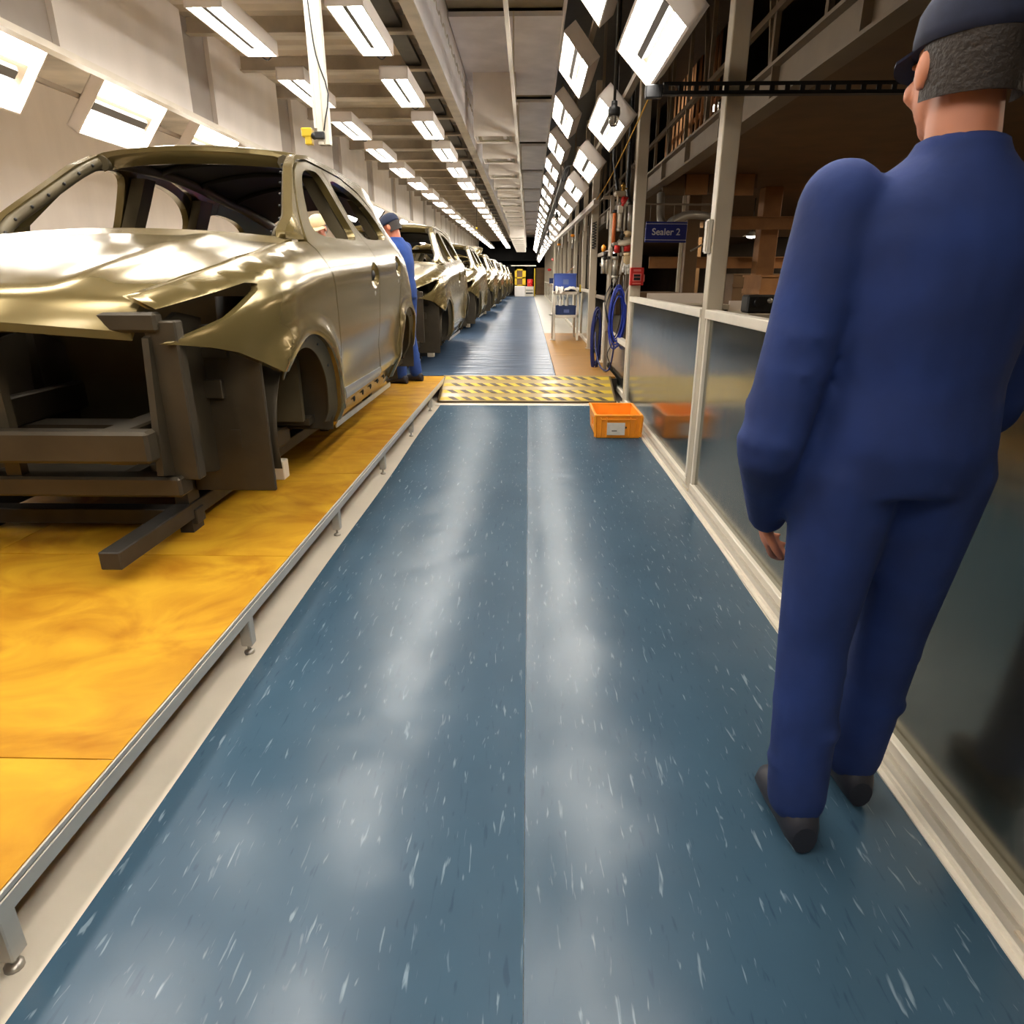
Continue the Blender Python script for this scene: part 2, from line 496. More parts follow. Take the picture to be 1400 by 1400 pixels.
# walls -----------------------------------------------------------------
XW = -3.6
CZ = 3.85
# left soffit: panels hung above an opening, then a closed wall
wl = bpy.data.objects.new('wall_left', None); COL.objects.link(wl); struct(wl)
y = -5.0
k = 0
pm = MB(); pm.box(-0.03, 0.03, 0, 2.1, 2.93, CZ); pmesh = pm.build('wall_panel', M['white_wall'], wl)
pmesh.location = (XW, y, 0)
pstr = MB(); pstr.box(-0.03, 0.02, 0, 0.6, 2.93, CZ); pstrip = pstr.build('wall_recess', M['wall_dark'], wl)
pstrip.location = (XW - 0.04, y + 2.1, 0)
pm2 = MB(); pm2.box(-0.03, 0.03, 0, 1.36, 0.0, 3.85); pfull = pm2.build('wall_panel', M['white_wall'], wl)
ps2 = MB(); ps2.box(-0.03, 0.0, 0, 0.28, 0.0, CZ); pst2 = ps2.build('wall_recess', M['wall_dark'], wl)
first = True
while y < 25:
    if not first:
        o = pmesh.copy(); COL.objects.link(o); o.location = (XW, y, 0)
        o = pstrip.copy(); COL.objects.link(o); o.location = (XW - 0.04, y + 2.1, 0)
    first = False
    y += 2.7
first = True
while y < HALL_END:
    if first:
        pfull.location = (XW, y, 0); pst2.location = (XW - 0.03, y + 1.36, 0)
    else:
        o = pfull.copy(); COL.objects.link(o); o.location = (XW, y, 0)
        o = pst2.copy(); COL.objects.link(o); o.location = (XW - 0.03, y + 1.36, 0)
    first = False
    y += 1.64
# soffit ledge along its foot
boxo('soffit_ledge', M['white'], wl, XW - 0.04, XW + 0.05, -5, 25.3, 2.88, 2.93)
# outer left wall behind the opening
struct(boxo('wall_left_outer', M['white_wall'], None, -7.6, -7.5, -6, 30, 0, 4.6))
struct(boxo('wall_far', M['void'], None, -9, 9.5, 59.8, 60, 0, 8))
struct(boxo('wall_right', M['factory_wall'], None, 9.3, 9.5, -6, 60, 0, 8))
struct(boxo('wall_back', M['factory_wall'], None, -9, 9.5, -6.2, -6, 0, 8))
# roof shell of the factory above everything
struct(boxo('ceiling_left', M['ceil'], None, -7.5, -3.72, -6, 30, 4.1, 4.15))
struct(boxo('ceiling_outer', M['factory_wall'], None, -9, 9.5, -6, 60, 8.0, 8.2))

# booth ceiling: decking with cross beams on the left
ce = bpy.data.objects.new('ceiling', None); COL.objects.link(ce); struct(ce)
dk = MB()
prof = []
for i in range(int(56 / 0.35)):
    y0 = -5 + i * 0.35
    prof += [(y0, CZ), (y0 + 0.17, CZ), (y0 + 0.20, CZ + 0.05), (y0 + 0.32, CZ + 0.05)]
A = [dk.bm.verts.new((-3.7, p[0], p[1])) for p in prof]
B = [dk.bm.verts.new((-0.95, p[0], p[1])) for p in prof]
for i in range(len(prof) - 1):
    dk.bm.faces.new((A[i], B[i], B[i + 1], A[i + 1]))
dk.build('decking', M['ceil'], ce)
bm0 = MB()
bm0.box(XW, -0.97, -0.05, 0.05, CZ - 0.16, CZ - 0.145)
bm0.box(XW, -0.97, -0.006, 0.006, CZ - 0.145, CZ)
beam0 = bm0.build('ceiling_beam', M['ceil_beam'], ce)
beam0.location = (0, 0.3, 0)
for i in range(1, 38):
    o = beam0.copy(); COL.objects.link(o); o.location = (0, 0.3 + 1.3 * i, 0)
boxo('ceiling_edge_beam', M['ceil_beam'], ce, -1.03, -1.0, -5, 48, 3.38, 4.2)
boxo('ceiling_edge_face', M['slab'], ce, -1.0, -0.96, -5, 48, 3.40, 4.2)
boxo('ceiling_edge_lip', M['ceil_beam'], ce, -1.06, -0.94, -5, 48, 3.365, 3.38)
boxo('ceiling_hanger_rail', M['dark_steel'], ce, -1.52, -1.34, -5, HALL_END, CZ - 0.11, CZ - 0.06)
# centre slab in bays
SZ = 4.10
sl = MB(); sl.box(-0.95, 0.36, 0, 3.42, SZ, SZ + .05); slab0 = sl.build('ceiling_panel', M['slab'], ce)
sb = MB(); sb.box(-0.95, 0.36, 0, 0.48, SZ + .08, SZ + .12); sbeam0 = sb.build('ceiling_joint', M['slab_beam'], ce)
slab0.location = (0, 12.86 - 5 * 3.9, 0); sbeam0.location = (0, 12.38 - 5 * 3.9, 0)
for i in range(-4, 10):
    o = slab0.copy(); COL.objects.link(o); o.location = (0, 12.86 + i * 3.9, 0)
    o = sbeam0.copy(); COL.objects.link(o); o.location = (0, 12.38 + i * 3.9, 0)
boxo('ceiling_side_plate', M['slab'], ce, 0.36, 0.375, -5, 48, SZ - .12, SZ + .12)
# dark sheet standing in for the dark void above the slanted lights
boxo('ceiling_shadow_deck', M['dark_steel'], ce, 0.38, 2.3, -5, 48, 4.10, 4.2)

# ------------------------------------------------------------------ ventilation duct with box outlets
for i in range(-2, 19):
    y0 = 11.1 + 1.95 * i
    zb_ = 3.28 if y0 < 30 else 2.93
    if i == -2: y0 = 5.0
    if i == -1: y0 = 2.5
    d_ = thing('air_outlet', 'pale boxed air outlet under the ceiling centre, ' + (ORD[i] + ' in view' if i >= 0 else ('above the viewpoint, farther' if i == -2 else 'above the viewpoint, nearer')),
               'duct', (-.53, y0, zb_), (0, 0, 0), 'air outlets')
    H_ = SZ - zb_ - .002
    b = MB(); t_ = .012
    b.box(-.31, .31, 0, t_, 0, H_); b.box(-.31, .31, .56 - t_, .56, 0, H_)
    b.box(-.31, -.31 + t_, t_, .56 - t_, 0, H_); b.box(.31 - t_, .31, t_, .56 - t_, 0, H_)
    b.build('outlet_box', M['duct'], d_)
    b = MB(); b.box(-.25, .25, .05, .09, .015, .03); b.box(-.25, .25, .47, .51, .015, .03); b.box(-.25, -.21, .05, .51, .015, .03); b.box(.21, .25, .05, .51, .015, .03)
    b.build('inner_frame', M['slab_beam'], d_)  # frame colour darkened for the shade in the opening
    b = MB(); b.box(-.295, .295, .015, .545, .28, .30); b.build('shade_plate', M['dark_steel'], d_)  # dark plate added to stand for the shade inside the open outlet
    b = MB(); b.box(.12, .17, .1, .4, .03, .09); b.cyl((.15, .3, .03), (.15, .3, .1), .02, seg=8); b.build('damper_lever', M['duct'], d_)
er = thing('edge_rail', 'pale straight rail running under the right edges of the air outlets', 'rail', (0, 0, 0))
boxo('rail', M['white'], er, -.215, -.18, -3, 47.5, 3.255, 3.30)
b = MB()
for i in range(12): b.box(-.205, -.19, 1 + 3.9 * i, 1.02 + 3.9 * i, 3.3, SZ)
b.build('rail_hanger', M['white'], er)

# ------------------------------------------------------------------ lamps
def make_fixture(name, W, Ln, H, cable=True, tf=.35):
    root = bpy.data.objects.new(name, None); COL.objects.link(root)
    root.empty_display_size = 0.1
    t = 0.012
    h = MB()
    h.box(-W / 2, W / 2, -Ln / 2, Ln / 2, H - t, H)
    h.box(-W / 2, -W / 2 + t, -Ln / 2, Ln / 2, 0, H)
    h.box(W / 2 - t, W / 2, -Ln / 2, Ln / 2, 0, H)
    h.box(-W / 2, W / 2, -Ln / 2, -Ln / 2 + t, 0, H)
    h.box(-W / 2, W / 2, Ln / 2 - t, Ln / 2, 0, H)
    h.build('housing', M['fixture'], root)
    tw = W * tf
    for sx in (-1, 1):
        cx = sx * (W / 2 - t - tw / 2 - 0.006)
        b = MB()
        r = tw / 2
        pts = []
        for e, yy in ((0, -Ln / 2 + 0.05), (1, Ln / 2 - 0.05)):
            pts.append([(cx + r * math.cos(a), yy, 0.018 + 0.35 * r * math.sin(a) + 0.012) for a in [2 * PI * q / 10 for q in range(10)]])
        b.loft(pts)
        b.build('tube', M['tube'], root)
    h = MB(); h.box(-W / 2 + t, W / 2 - t, -Ln / 2 + t, Ln / 2 - t, H - t - .03, H - t - .004)
    for sx in (-1, 1): h.box(sx * (W / 2 - t) - .002, sx * (W / 2 - t) + .002, -Ln / 2 + t, Ln / 2 - t, .004, H - t)
    h.build('reflector', M['reflector'], root)
    d = MB()
    g = W * 0.10
    d.prism([(-g, 0.030), (-g * .6, 0.0), (g * .6, 0.0), (g, 0.030)], 'y', -Ln / 2 + 0.02, Ln / 2 - 0.22)
    d.build('divider', M['divider'], root)
    if cable:
        c = MB()
        pts = []
        for q in range(13):
            a = q / 12
            pts.append((-0.05 + 0.16 * a, Ln / 2 + 0.03 + 0.02 * math.sin(a * PI), 0.05 - 0.075 * math.sin(a * PI) + 0.03 * a))
        c.tube(pts, 0.006, 6)
        c.cyl((0.11, Ln / 2, 0.08), (0.11, Ln / 2 + 0.06, 0.07), 0.012, seg=8)
        c.build('cable', M['black'], root)
    return root

def lamp_row(proto, ys, fmt, group, first_vis, place):
    vis = [q for q in ys if q >= first_vis]; hid = [q for q in ys if q < first_vis][::-1]
    for k, y_ in enumerate(ys):
        o = proto if k == 0 else copy_tree(proto)
        place(o, y_)
        lab = fmt + ', ' + (ORD[vis.index(y_)] + ' in view' if y_ in vis else ORD[hid.index(y_)] + ' above and behind the viewpoint')
        tag(o, lab, 'light', group)
def flat(x_):
    def f(o, y_): o.location = (x_, y_, 3.23)
    return f
rowY = [8.5 + 1.95 * i for i in range(-5, 21)]
lamp_row(make_fixture('ceiling_light', 0.295, 1.2, 0.12), rowY, 'two-tube ceiling light, flat row beside the duct', 'flat ceiling lights beside the duct', 5.9, flat(-1.42))
lamp_row(make_fixture('ceiling_light', 0.295, 1.2, 0.12), rowY, 'two-tube ceiling light, flat row along the white wall', 'flat ceiling lights along the wall', 5.9, flat(-2.50))
# slanted rows on the right: face looks down and left
def slant(proto, A, B, ys, fmt, grp, vis):
    mid = ((A[0] + B[0]) / 2, (A[1] + B[1]) / 2)
    ang = math.atan2(B[1] - A[1], B[0] - A[0])
    def f(o, y_):
        o.location = (mid[0], y_, mid[1]); o.rotation_euler = (0, -ang, 0)
    lamp_row(proto, ys, fmt, grp, vis, f)
slant(make_fixture('slanted_light', 0.33, 1.05, 0.12, False, .27), (0.272, 3.17), (0.469, 2.93), [8.83 + 1.95 * i for i in range(-5, 21)],
      'tilted two-tube light, upper slanted row', 'upper slanted lights', 5.6)
slant(make_fixture('slanted_light', 0.27, 0.95, 0.11, False, .27), (0.465, 2.44), (0.645, 2.26), [5.62 + 1.9 * i for i in range(-4, 22)],
      'tilted two-tube light, lower slanted row', 'lower slanted lights', 2.6)
# the matching slanted row behind the left soffit (faces right)
def lft(o, y_): o.location = (-4.35, y_, 2.9); o.rotation_euler = (0, math.radians(-52), 0)
lamp_row(make_fixture('slanted_light', 0.62, 1.2, 0.13, False, .3), [6.0 + 2.0 * i for i in range(14)],
         'tilted bright light behind the cars under the white soffit', 'left slanted lights', 0, lft)
# rails that carry the slanted rows, and their drop rods
def carrier(name, p, label, zt, ys):
    t = thing(name, label, 'rail', (0, 0, 0))
    b = MB(); b.bar((p[0], -3, p[1]), (p[0], 47.5, p[1]), .04); b.build('rail', M['beam_grey'], t)
    for y_ in ys:
        b = MB(); b.box(p[0] - .012, p[0] + .012, y_ - .012, y_ + .012, p[1], zt); b.build('drop_rod', M['beam_grey'], t)
carrier('carrier_rail', (.50, 3.16), 'grey carrier rail behind the upper slanted lights', 4.05, [2.0 + 3.9 * i for i in range(12)])
carrier('carrier_rail', (.65, 2.445), 'grey carrier rail behind the lower slanted lights', 4.05, [3.0 + 3.8 * i for i in range(12)])
carrier('carrier_rail', (-4.50, 2.995), 'grey carrier rail behind the slanted lights left of the cars', 4.1, [5.0 + 4 * i for i in range(8)])

# cable tray and clamps between the slanted rows
tr = thing('cable_tray', 'dark cable tray with black cables between the two slanted light rows', 'cable tray', (0, 0, 0))
b = MB(); b.box(0.455, 0.535, 10.5, 47.5, 2.60, 2.615); b.box(0.45, 0.458, 10.5, 47.5, 2.60, 2.65); b.box(0.532, 0.54, 10.5, 47.5, 2.60, 2.65)
b.build('tray', M['dark_steel'], tr)
b = MB()
for q in range(3):
    b.tube([(0.47 + 0.02 * q, 9.5 + 0.5 * t, 2.63 + 0.02 * math.sin(t * 1.7 + q)) for t in range(76)], 0.014, 6)
b.build('cable', M['black'], tr)
hang = MB(); hang.box(-0.012, 0.012, -0.012, 0.012, 2.61, 4.1)
h0 = hang.build('tray_hanger', M['beam_grey'], tr); h0.location = (0.495, 11.755, 0)
for i in range(1, 10):
    o = h0.copy(); COL.objects.link(o); o.location = (0.495, 11.755 + 3.9 * i, 0)
# caged jelly-jar lamps
def jar_lamp():
    r = bpy.data.objects.new('hanging_lamp', None); COL.objects.link(r)
    b = MB(); b.cyl((0, 0, 0.13), (0, 0, 2.66), 0.014, seg=10); b.build('stem', M['dark_steel'], r)
    b = MB(); b.lathe([(0.028, 0.13), (0.03, 0.10), (0.03, 0.085), (0.056, 0.075), (0.06, 0.02), (0.055, 0.0)]); b.build('cap', M['black'], r)
    b = MB(); b.lathe([(0.050, 0.0), (0.052, -0.03), (0.046, -0.06), (0.03, -0.085), (0.012, -0.093)]); b.build('jar', M['glass'], r)
    b = MB(); b.lathe([(0.012, 0.0), (0.02, -0.02), (0.02, -0.04), (0.008, -0.06)]); b.build('bulb', M['patch'], r)
    return r
j0 = jar_lamp()
jl = [(0.553, 5.0, 2.293), (0.477, 12.7, 2.30), (0.467, 17.8, 2.30), (0.455, 23.2, 2.30), (0.45, 31, 2.30), (0.45, 40, 2.30)]
for i, p in enumerate(jl):
    o = j0 if i == 0 else copy_tree(j0)
    o.location = p; o.scale = (.68, .68, .68)
    tag(o, 'unlit glass jar lamp with dark cap hanging before the slanted lights, ' + ('nearest and largest' if i == 0 else ORD[i] + ' from the viewpoint'), 'lamp', 'jar lamps')

# ================================================================== PLATFORM on the left
pl = thing('car_line_platform', 'low plywood platform on aluminium frame under the first car body', 'platform', (0, 0, 0))
XE = -0.978
y = -2.4
for k in range(9):
    y1 = min(y + 1.22, 7.82)
    if y >= 7.8: break
    o = boxo('plywood_sheet', M['ply'], pl, -2.22, XE - 0.004, y, y1 - 0.004, PZ - 0.018, PZ)
    boxo('plywood_sheet', M['ply'], pl, -3.5, -2.224, y, y1 - 0.004, PZ - 0.018, PZ)
    y = y1
b = MB()
b.box(XE - 0.045, XE, -2.4, 7.78, PZ - 0.018, PZ - 0.003, 0.002)
b.box(XE - 0.045, XE, -2.4, 7.78, PZ - 0.060, PZ - 0.021, 0.002)
b.box(XE - 0.04, XE - 0.004, -2.4, 7.78, PZ - 0.055, PZ - 0.01)
b.build('edge_rail', M['alu'], pl)
b = MB(); b.box(-3.5, -3.46, -2.4, 7.78, PZ - 0.06, PZ - 0.02); b.box(-2.26, -2.2, -2.4, 7.78, PZ - 0.06, PZ - 0.02)
for q in range(9): b.box(-3.5, XE - 0.04, -2.3 + 1.22 * q, -2.26 + 1.2 * q, PZ - 0.06, PZ - 0.02)
b.build('under_frame', M['alu'], pl)
for q in range(9):
    yl = -1.42 + 1.16 * q
    b = MB(); b.box(XE - 0.043, XE - 0.003, yl - 0.02, yl + 0.02, 0.036, PZ - 0.058, 0.003)
    lg = b.build('leg', M['alu'], pl)
    b = MB(); b.cyl((XE - 0.025, yl, 0.008), (XE - 0.025, yl, 0.04), 0.006, seg=8)
    b.lathe([(0.018, 0.001), (0.018, 0.008), (0.01, 0.014)], (XE - 0.025, yl, 0), 12)
    b.build('levelling_foot', M['steel'], lg)
    for xq in (-2.23, -3.45):
        b = MB(); b.box(xq - 0.02, xq + 0.02, yl - 0.02, yl + 0.02, 0.0, PZ - 0.058); b.build('leg', M['alu'], pl)

# ================================================================== RAMP with hazard tape
rp = thing('access_ramp', 'short wooden ramp with black and yellow hazard stripes across the aisle', 'ramp', (0, 0, 0))
RY0, RY1, RZ0, RZ1 = 7.18, 7.81, 0.022, PZ + 0.004
RX0, RX1 = -0.975, 0.945
b = MB()
b.prism([(RY0, 0.004), (RY1, 0.004), (RY1, RZ1), (RY0, RZ0)], 'x', RX0, RX1)
b.build('ramp_board', M['ramp'], rp)
b = MB()
b.bar((RX1 + 0.008, RY0 - 0.012, RZ0 * 0.7), (RX1 + 0.008, RY1, RZ1 - 0.006), 0.018, 0.014)
b.bar((RX0 - 0.008, RY0 - 0.012, RZ0 * 0.7), (RX0 - 0.008, RY1, RZ1 - 0.006), 0.018, 0.014)
b.box(RX0 - 0.015, RX1 + 0.015, RY0 - 0.016, RY0, 0.004, 0.02)
b.build('edge_trim', M['tape_black'], rp)
b = MB(); b.box(RX0 - 0.02, RX1 + 0.02, RY1, RY1 + 0.03, PZ - 0.01, PZ + 0.006); b.build('top_trim', M['ramp'], rp)
def rampz(y_, e): return RZ0 + (RZ1 - RZ0) * (y_ - RY0) / (RY1 - RY0) + e
rows = [(0.012, 0.088), (0.184, 0.260), (0.356, 0.432), (0.528, 0.604)]
for ri, (a0, a1) in enumerate(rows):
    ya, yb = RY0 + a0, RY0 + a1
    b = MB()
    def quad(bm_, xa0, xa1, xb0, xb1, e):
        v = [bm_.verts.new((xa0, ya, rampz(ya, e))), bm_.verts.new((xa1, ya, rampz(ya, e))), bm_.verts.new((xb1, yb, rampz(yb, e))), bm_.verts.new((xb0, yb, rampz(yb, e)))]
        bm_.faces.new(v)
    quad(b.bm, RX0 + 0.012, RX1 - 0.012, RX0 + 0.012, RX1 - 0.012, 0.0015)
    tp = b.build('hazard_tape', M['yellow'], rp)
    b = MB()
    per = 0.148
    x = RX0 + 0.03 + (0.02 if ri % 2 else 0.05)
    while x + 0.15 < RX1 - 0.012:
        quad(b.bm, x + 0.075, x + 0.145, x, x + 0.07, 0.0026)
        x += per
    b.build('black_stripe', M['tape_black'], tp)
# white lip between ramp and vinyl
struct(boxo('trim_2', M['white'], None, -1.0, 0.98, 7.005, 7.05, 0.0, 0.006))

# ================================================================== CAR BODIES
def sm(a, b, t):
    t = min(1, max(0, (t - a) / (b - a))); return t * t * (3 - 2 * t)

def smooth_table(pts, lo, hi, width, n=600):
    g = np.linspace(lo, hi, n)
    v = np.interp(g, [p[0] for p in pts], [p[1] for p in pts])
    k = max(1, int(width / (hi - lo) * n))
    ker = np.hanning(2 * k + 3); ker /= ker.sum()
    pad = len(ker) // 2
    vp = np.concatenate([2 * v[0] - v[pad:0:-1], v, 2 * v[-1] - v[-2:-pad - 2:-1]])
    v = np.convolve(vp, ker, 'same')[pad:pad + n]
    return lambda t: float(np.interp(t, g, v))

def zu(z): return z + max(0, z - 1.32) * .085

BELT = smooth_table([(-1.1, .93), (-.85, 1.0), (-.4, 1.12), (0, 1.205), (.4, 1.25), (1, 1.285), (2, 1.33), (2.6, 1.37), (3.8, 1.36)], -1.1, 3.9, .25)
SIDE = smooth_table([(-1.1, .79), (-.98, .84), (-.86, .905), (-.66, .922), (-.45, .928), (-.30, .934), (-.19, .946), (-.11, .945),
                     (-.05, .915), (0, .885)], -1.1, 0.0, .05)
ZR = smooth_table([(a, zu(c)) for a, c in [(.0, 1.20), (.2, 1.29), (.5, 1.475), (.87, 1.69), (1.05, 1.765), (1.3, 1.79), (1.9, 1.795), (2.5, 1.765), (3.1, 1.685), (3.5, 1.585), (3.7, 1.5)]], 0, 3.8, .10)

def Xs(y, z):
    zb = BELT(y)
    d = z - zb
    if d <= 0:
        x = SIDE(d)
    else:
        cab = 0.885 - 0.9 * d + 0.43 * (d - 0.07 * (1 - math.exp(-d / 0.07))) if d < 2 else .6
        frt = 0.885 - 1.1 * d - 1.6 * max(0, d - 0.02)
        k = sm(0.02, 0.42, y)
        x = frt * (1 - k) + cab * k
    for yc, zc in ((0, .40), (2.8, .41)):
        r = math.hypot(y - yc, z - zc)
        if z < zc + .75:
            x += 0.040 * math.exp(-((r - .50) / .075) ** 2) * (1 - sm(.75, 1.0, z))
    if y < -.1: x -= .30 * ((-.1 - y) / .85) ** 2
    hi = sm(.95, 1.35, z)
    if y > 2.4: x -= .32 * hi * ((y - 2.4) / 1.3) ** 2
    if y > 2.9: x -= .22 * (1 - hi) * ((y - 2.9) / .8) ** 2
    # crease low on the doors
    if .3 < y < 2.5: x -= .018 * math.exp(-((z - .62 - .06 * (y - 1)) / .12) ** 2) * sm(.35, .7, y) * (1 - sm(2.0, 2.4, y))
    return x

def chaikin(p, n=2):
    for _ in range(n):
        q = []
        for i in range(len(p)):
            a, b2 = p[i], p[(i + 1) % len(p)]
            q += [(a[0] * .75 + b2[0] * .25, a[1] * .75 + b2[1] * .25), (a[0] * .25 + b2[0] * .75, a[1] * .25 + b2[1] * .75)]
        p = q
    return p

def resample(p, step):
    out = []
    for i in range(len(p)):
        a, b2 = p[i], p[(i + 1) % len(p)]
        L = math.dist(a, b2)
        n = max(1, round(L / step))
        for k in range(n):
            out.append((a[0] + (b2[0] - a[0]) * k / n, a[1] + (b2[1] - a[1]) * k / n))
    # drop near duplicates
    res = [out[0]]
    for q in out[1:]:
        if math.dist(q, res[-1]) > step * .35: res.append(q)
    if math.dist(res[0], res[-1]) < step * .35: res.pop()
    return res

def inside(pt, poly):
    x, y = pt; c = False; j = len(poly) - 1
    for i in range(len(poly)):
        xi, yi = poly[i]; xj, yj = poly[j]
        if (yi > y) != (yj > y) and x < (xj - xi) * (y - yi) / (yj - yi) + xi: c = not c
        j = i
    return c

def arc(yc, zc, r, a0, a1, n):
    return [(yc + r * math.cos(math.radians(a0 + (a1 - a0) * k / n)), zc + r * math.sin(math.radians(a0 + (a1 - a0) * k / n))) for k in range(n + 1)]

def oval(yc, zc, ry, rz, n=20, tilt=0):
    return [(yc + ry * math.cos(2 * PI * k / n), zc + rz * math.sin(2 * PI * k / n)) for k in range(n)]

def side_panel(outline, holes, thick=.03, step=.035, dx=0.0, xfun=None, grid=.05):
    """sheet panel of the body side, cut from a (y, z) outline and bent over the body section"""
    xf = xfun or Xs
    outline = [(p[0], zu(p[1])) for p in outline]; holes = [[(p[0], zu(p[1])) for p in h] for h in holes]
    outs = [resample(outline, step)] + [resample(h, step * .8) for h in holes]
    pts = []; edges = []
    for loop in outs:
        s0 = len(pts); n = len(loop)
        pts += loop
        edges += [(s0 + k, s0 + (k + 1) % n) for k in range(n)]
    nb = len(pts)
    barr = np.array(pts)
    y0, y1 = min(p[0] for p in outs[0]), max(p[0] for p in outs[0])
    z0, z1 = min(p[1] for p in outs[0]), max(p[1] for p in outs[0])
    gy = np.arange(y0, y1, grid); gz = np.arange(z0, z1, grid * .7)
    for a in gy:
        for c in gz:
            if not inside((a, c), outs[0]) or any(inside((a, c), h) for h in outs[1:]): continue
            if np.min((barr[:, 0] - a) ** 2 + (barr[:, 1] - c) ** 2) < (step * .6) ** 2: continue
            pts.append((a, c))
    r = delaunay_2d_cdt([Vector(p) for p in pts], edges, [], 0, 1e-5)
    V = [(v.x, v.y) for v in r[0]]
    bm_ = bmesh.new()
    lay = bm_.verts.layers.float_vector.new('pn')
    O = [bm_.verts.new((xf(p[0], p[1]) + dx, p[0], p[1])) for p in V]
    I = [bm_.verts.new((xf(p[0], p[1]) + dx - thick, p[0], p[1])) for p in V]
    h = .012
    for k, p in enumerate(V):
        nv = Vector((1, -(xf(p[0] + h, p[1]) - xf(p[0] - h, p[1])) / (2 * h), -(xf(p[0], p[1] + h) - xf(p[0], p[1] - h)) / (2 * h))).normalized()
        O[k][lay] = nv; I[k][lay] = -nv
    cnt = {}
    for f in r[2]:
        cx = sum(V[i][0] for i in f) / 3; cz = sum(V[i][1] for i in f) / 3
        if not inside((cx, cz), outs[0]) or any(inside((cx, cz), h) for h in outs[1:]): continue
        a, b2, c = [O[i] for i in f]
        nrm = (b2.co - a.co).cross(c.co - a.co)
        idx = list(f) if nrm.x > 0 else list(reversed(f))
        fo = bm_.faces.new([O[i] for i in idx]); fo.smooth = True
        fi = bm_.faces.new([I[i] for i in reversed(idx)]); fi.smooth = True
        for k in range(3):
            e = (idx[k], idx[(k + 1) % 3]); cnt[e] = 1
    dup = {}
    def d(i, inner):
        key = (i, inner)
        if key not in dup: dup[key] = bm_.verts.new((I if inner else O)[i].co)
        return dup[key]
    for (a, b2) in list(cnt):
        if (b2, a) not in cnt:
            f = bm_.faces.new((d(b2, 0), d(a, 0), d(a, 1), d(b2, 1))); f.smooth = True
    bmesh.ops.delete(bm_, geom=[v for v in bm_.verts if not v.link_faces], context='VERTS')
    return bm_

def bm_pair(name, bm_, m, parent, flip_names=None):
    """left panel and its mirror image, as two parts"""
    lay = bm_.verts.layers.float_vector.get('pn')
    def norms(me_):
        if lay is not None:
            bm_.verts.ensure_lookup_table()
            me_.normals_split_custom_set_from_vertices([tuple(v[lay]) for v in bm_.verts])
    me = bpy.data.meshes.new(name); bm_.to_mesh(me); me.materials.append(m); norms(me)
    o1 = link(name, me, parent)
    for v in bm_.verts:
        v.co.x = -v.co.x
        if lay is not None: v[lay] = (-v[lay][0], v[lay][1], v[lay][2])
    bmesh.ops.reverse_faces(bm_, faces=bm_.faces)
    me2 = bpy.data.meshes.new(name); bm_.to_mesh(me2); me2.materials.append(m); norms(me2)
    bm_.free()
    o2 = link(name, me2, parent)
    return o1, o2

def mirror_part(name, fill, m, parent, p2=None):
    """small symmetric pieces: fill(MB) draws the left one"""
    b = MB(); fill(b)
    bmesh.ops.recalc_face_normals(b.bm, faces=b.bm.faces)
    return bm_pair(name, b.bm, m, parent)

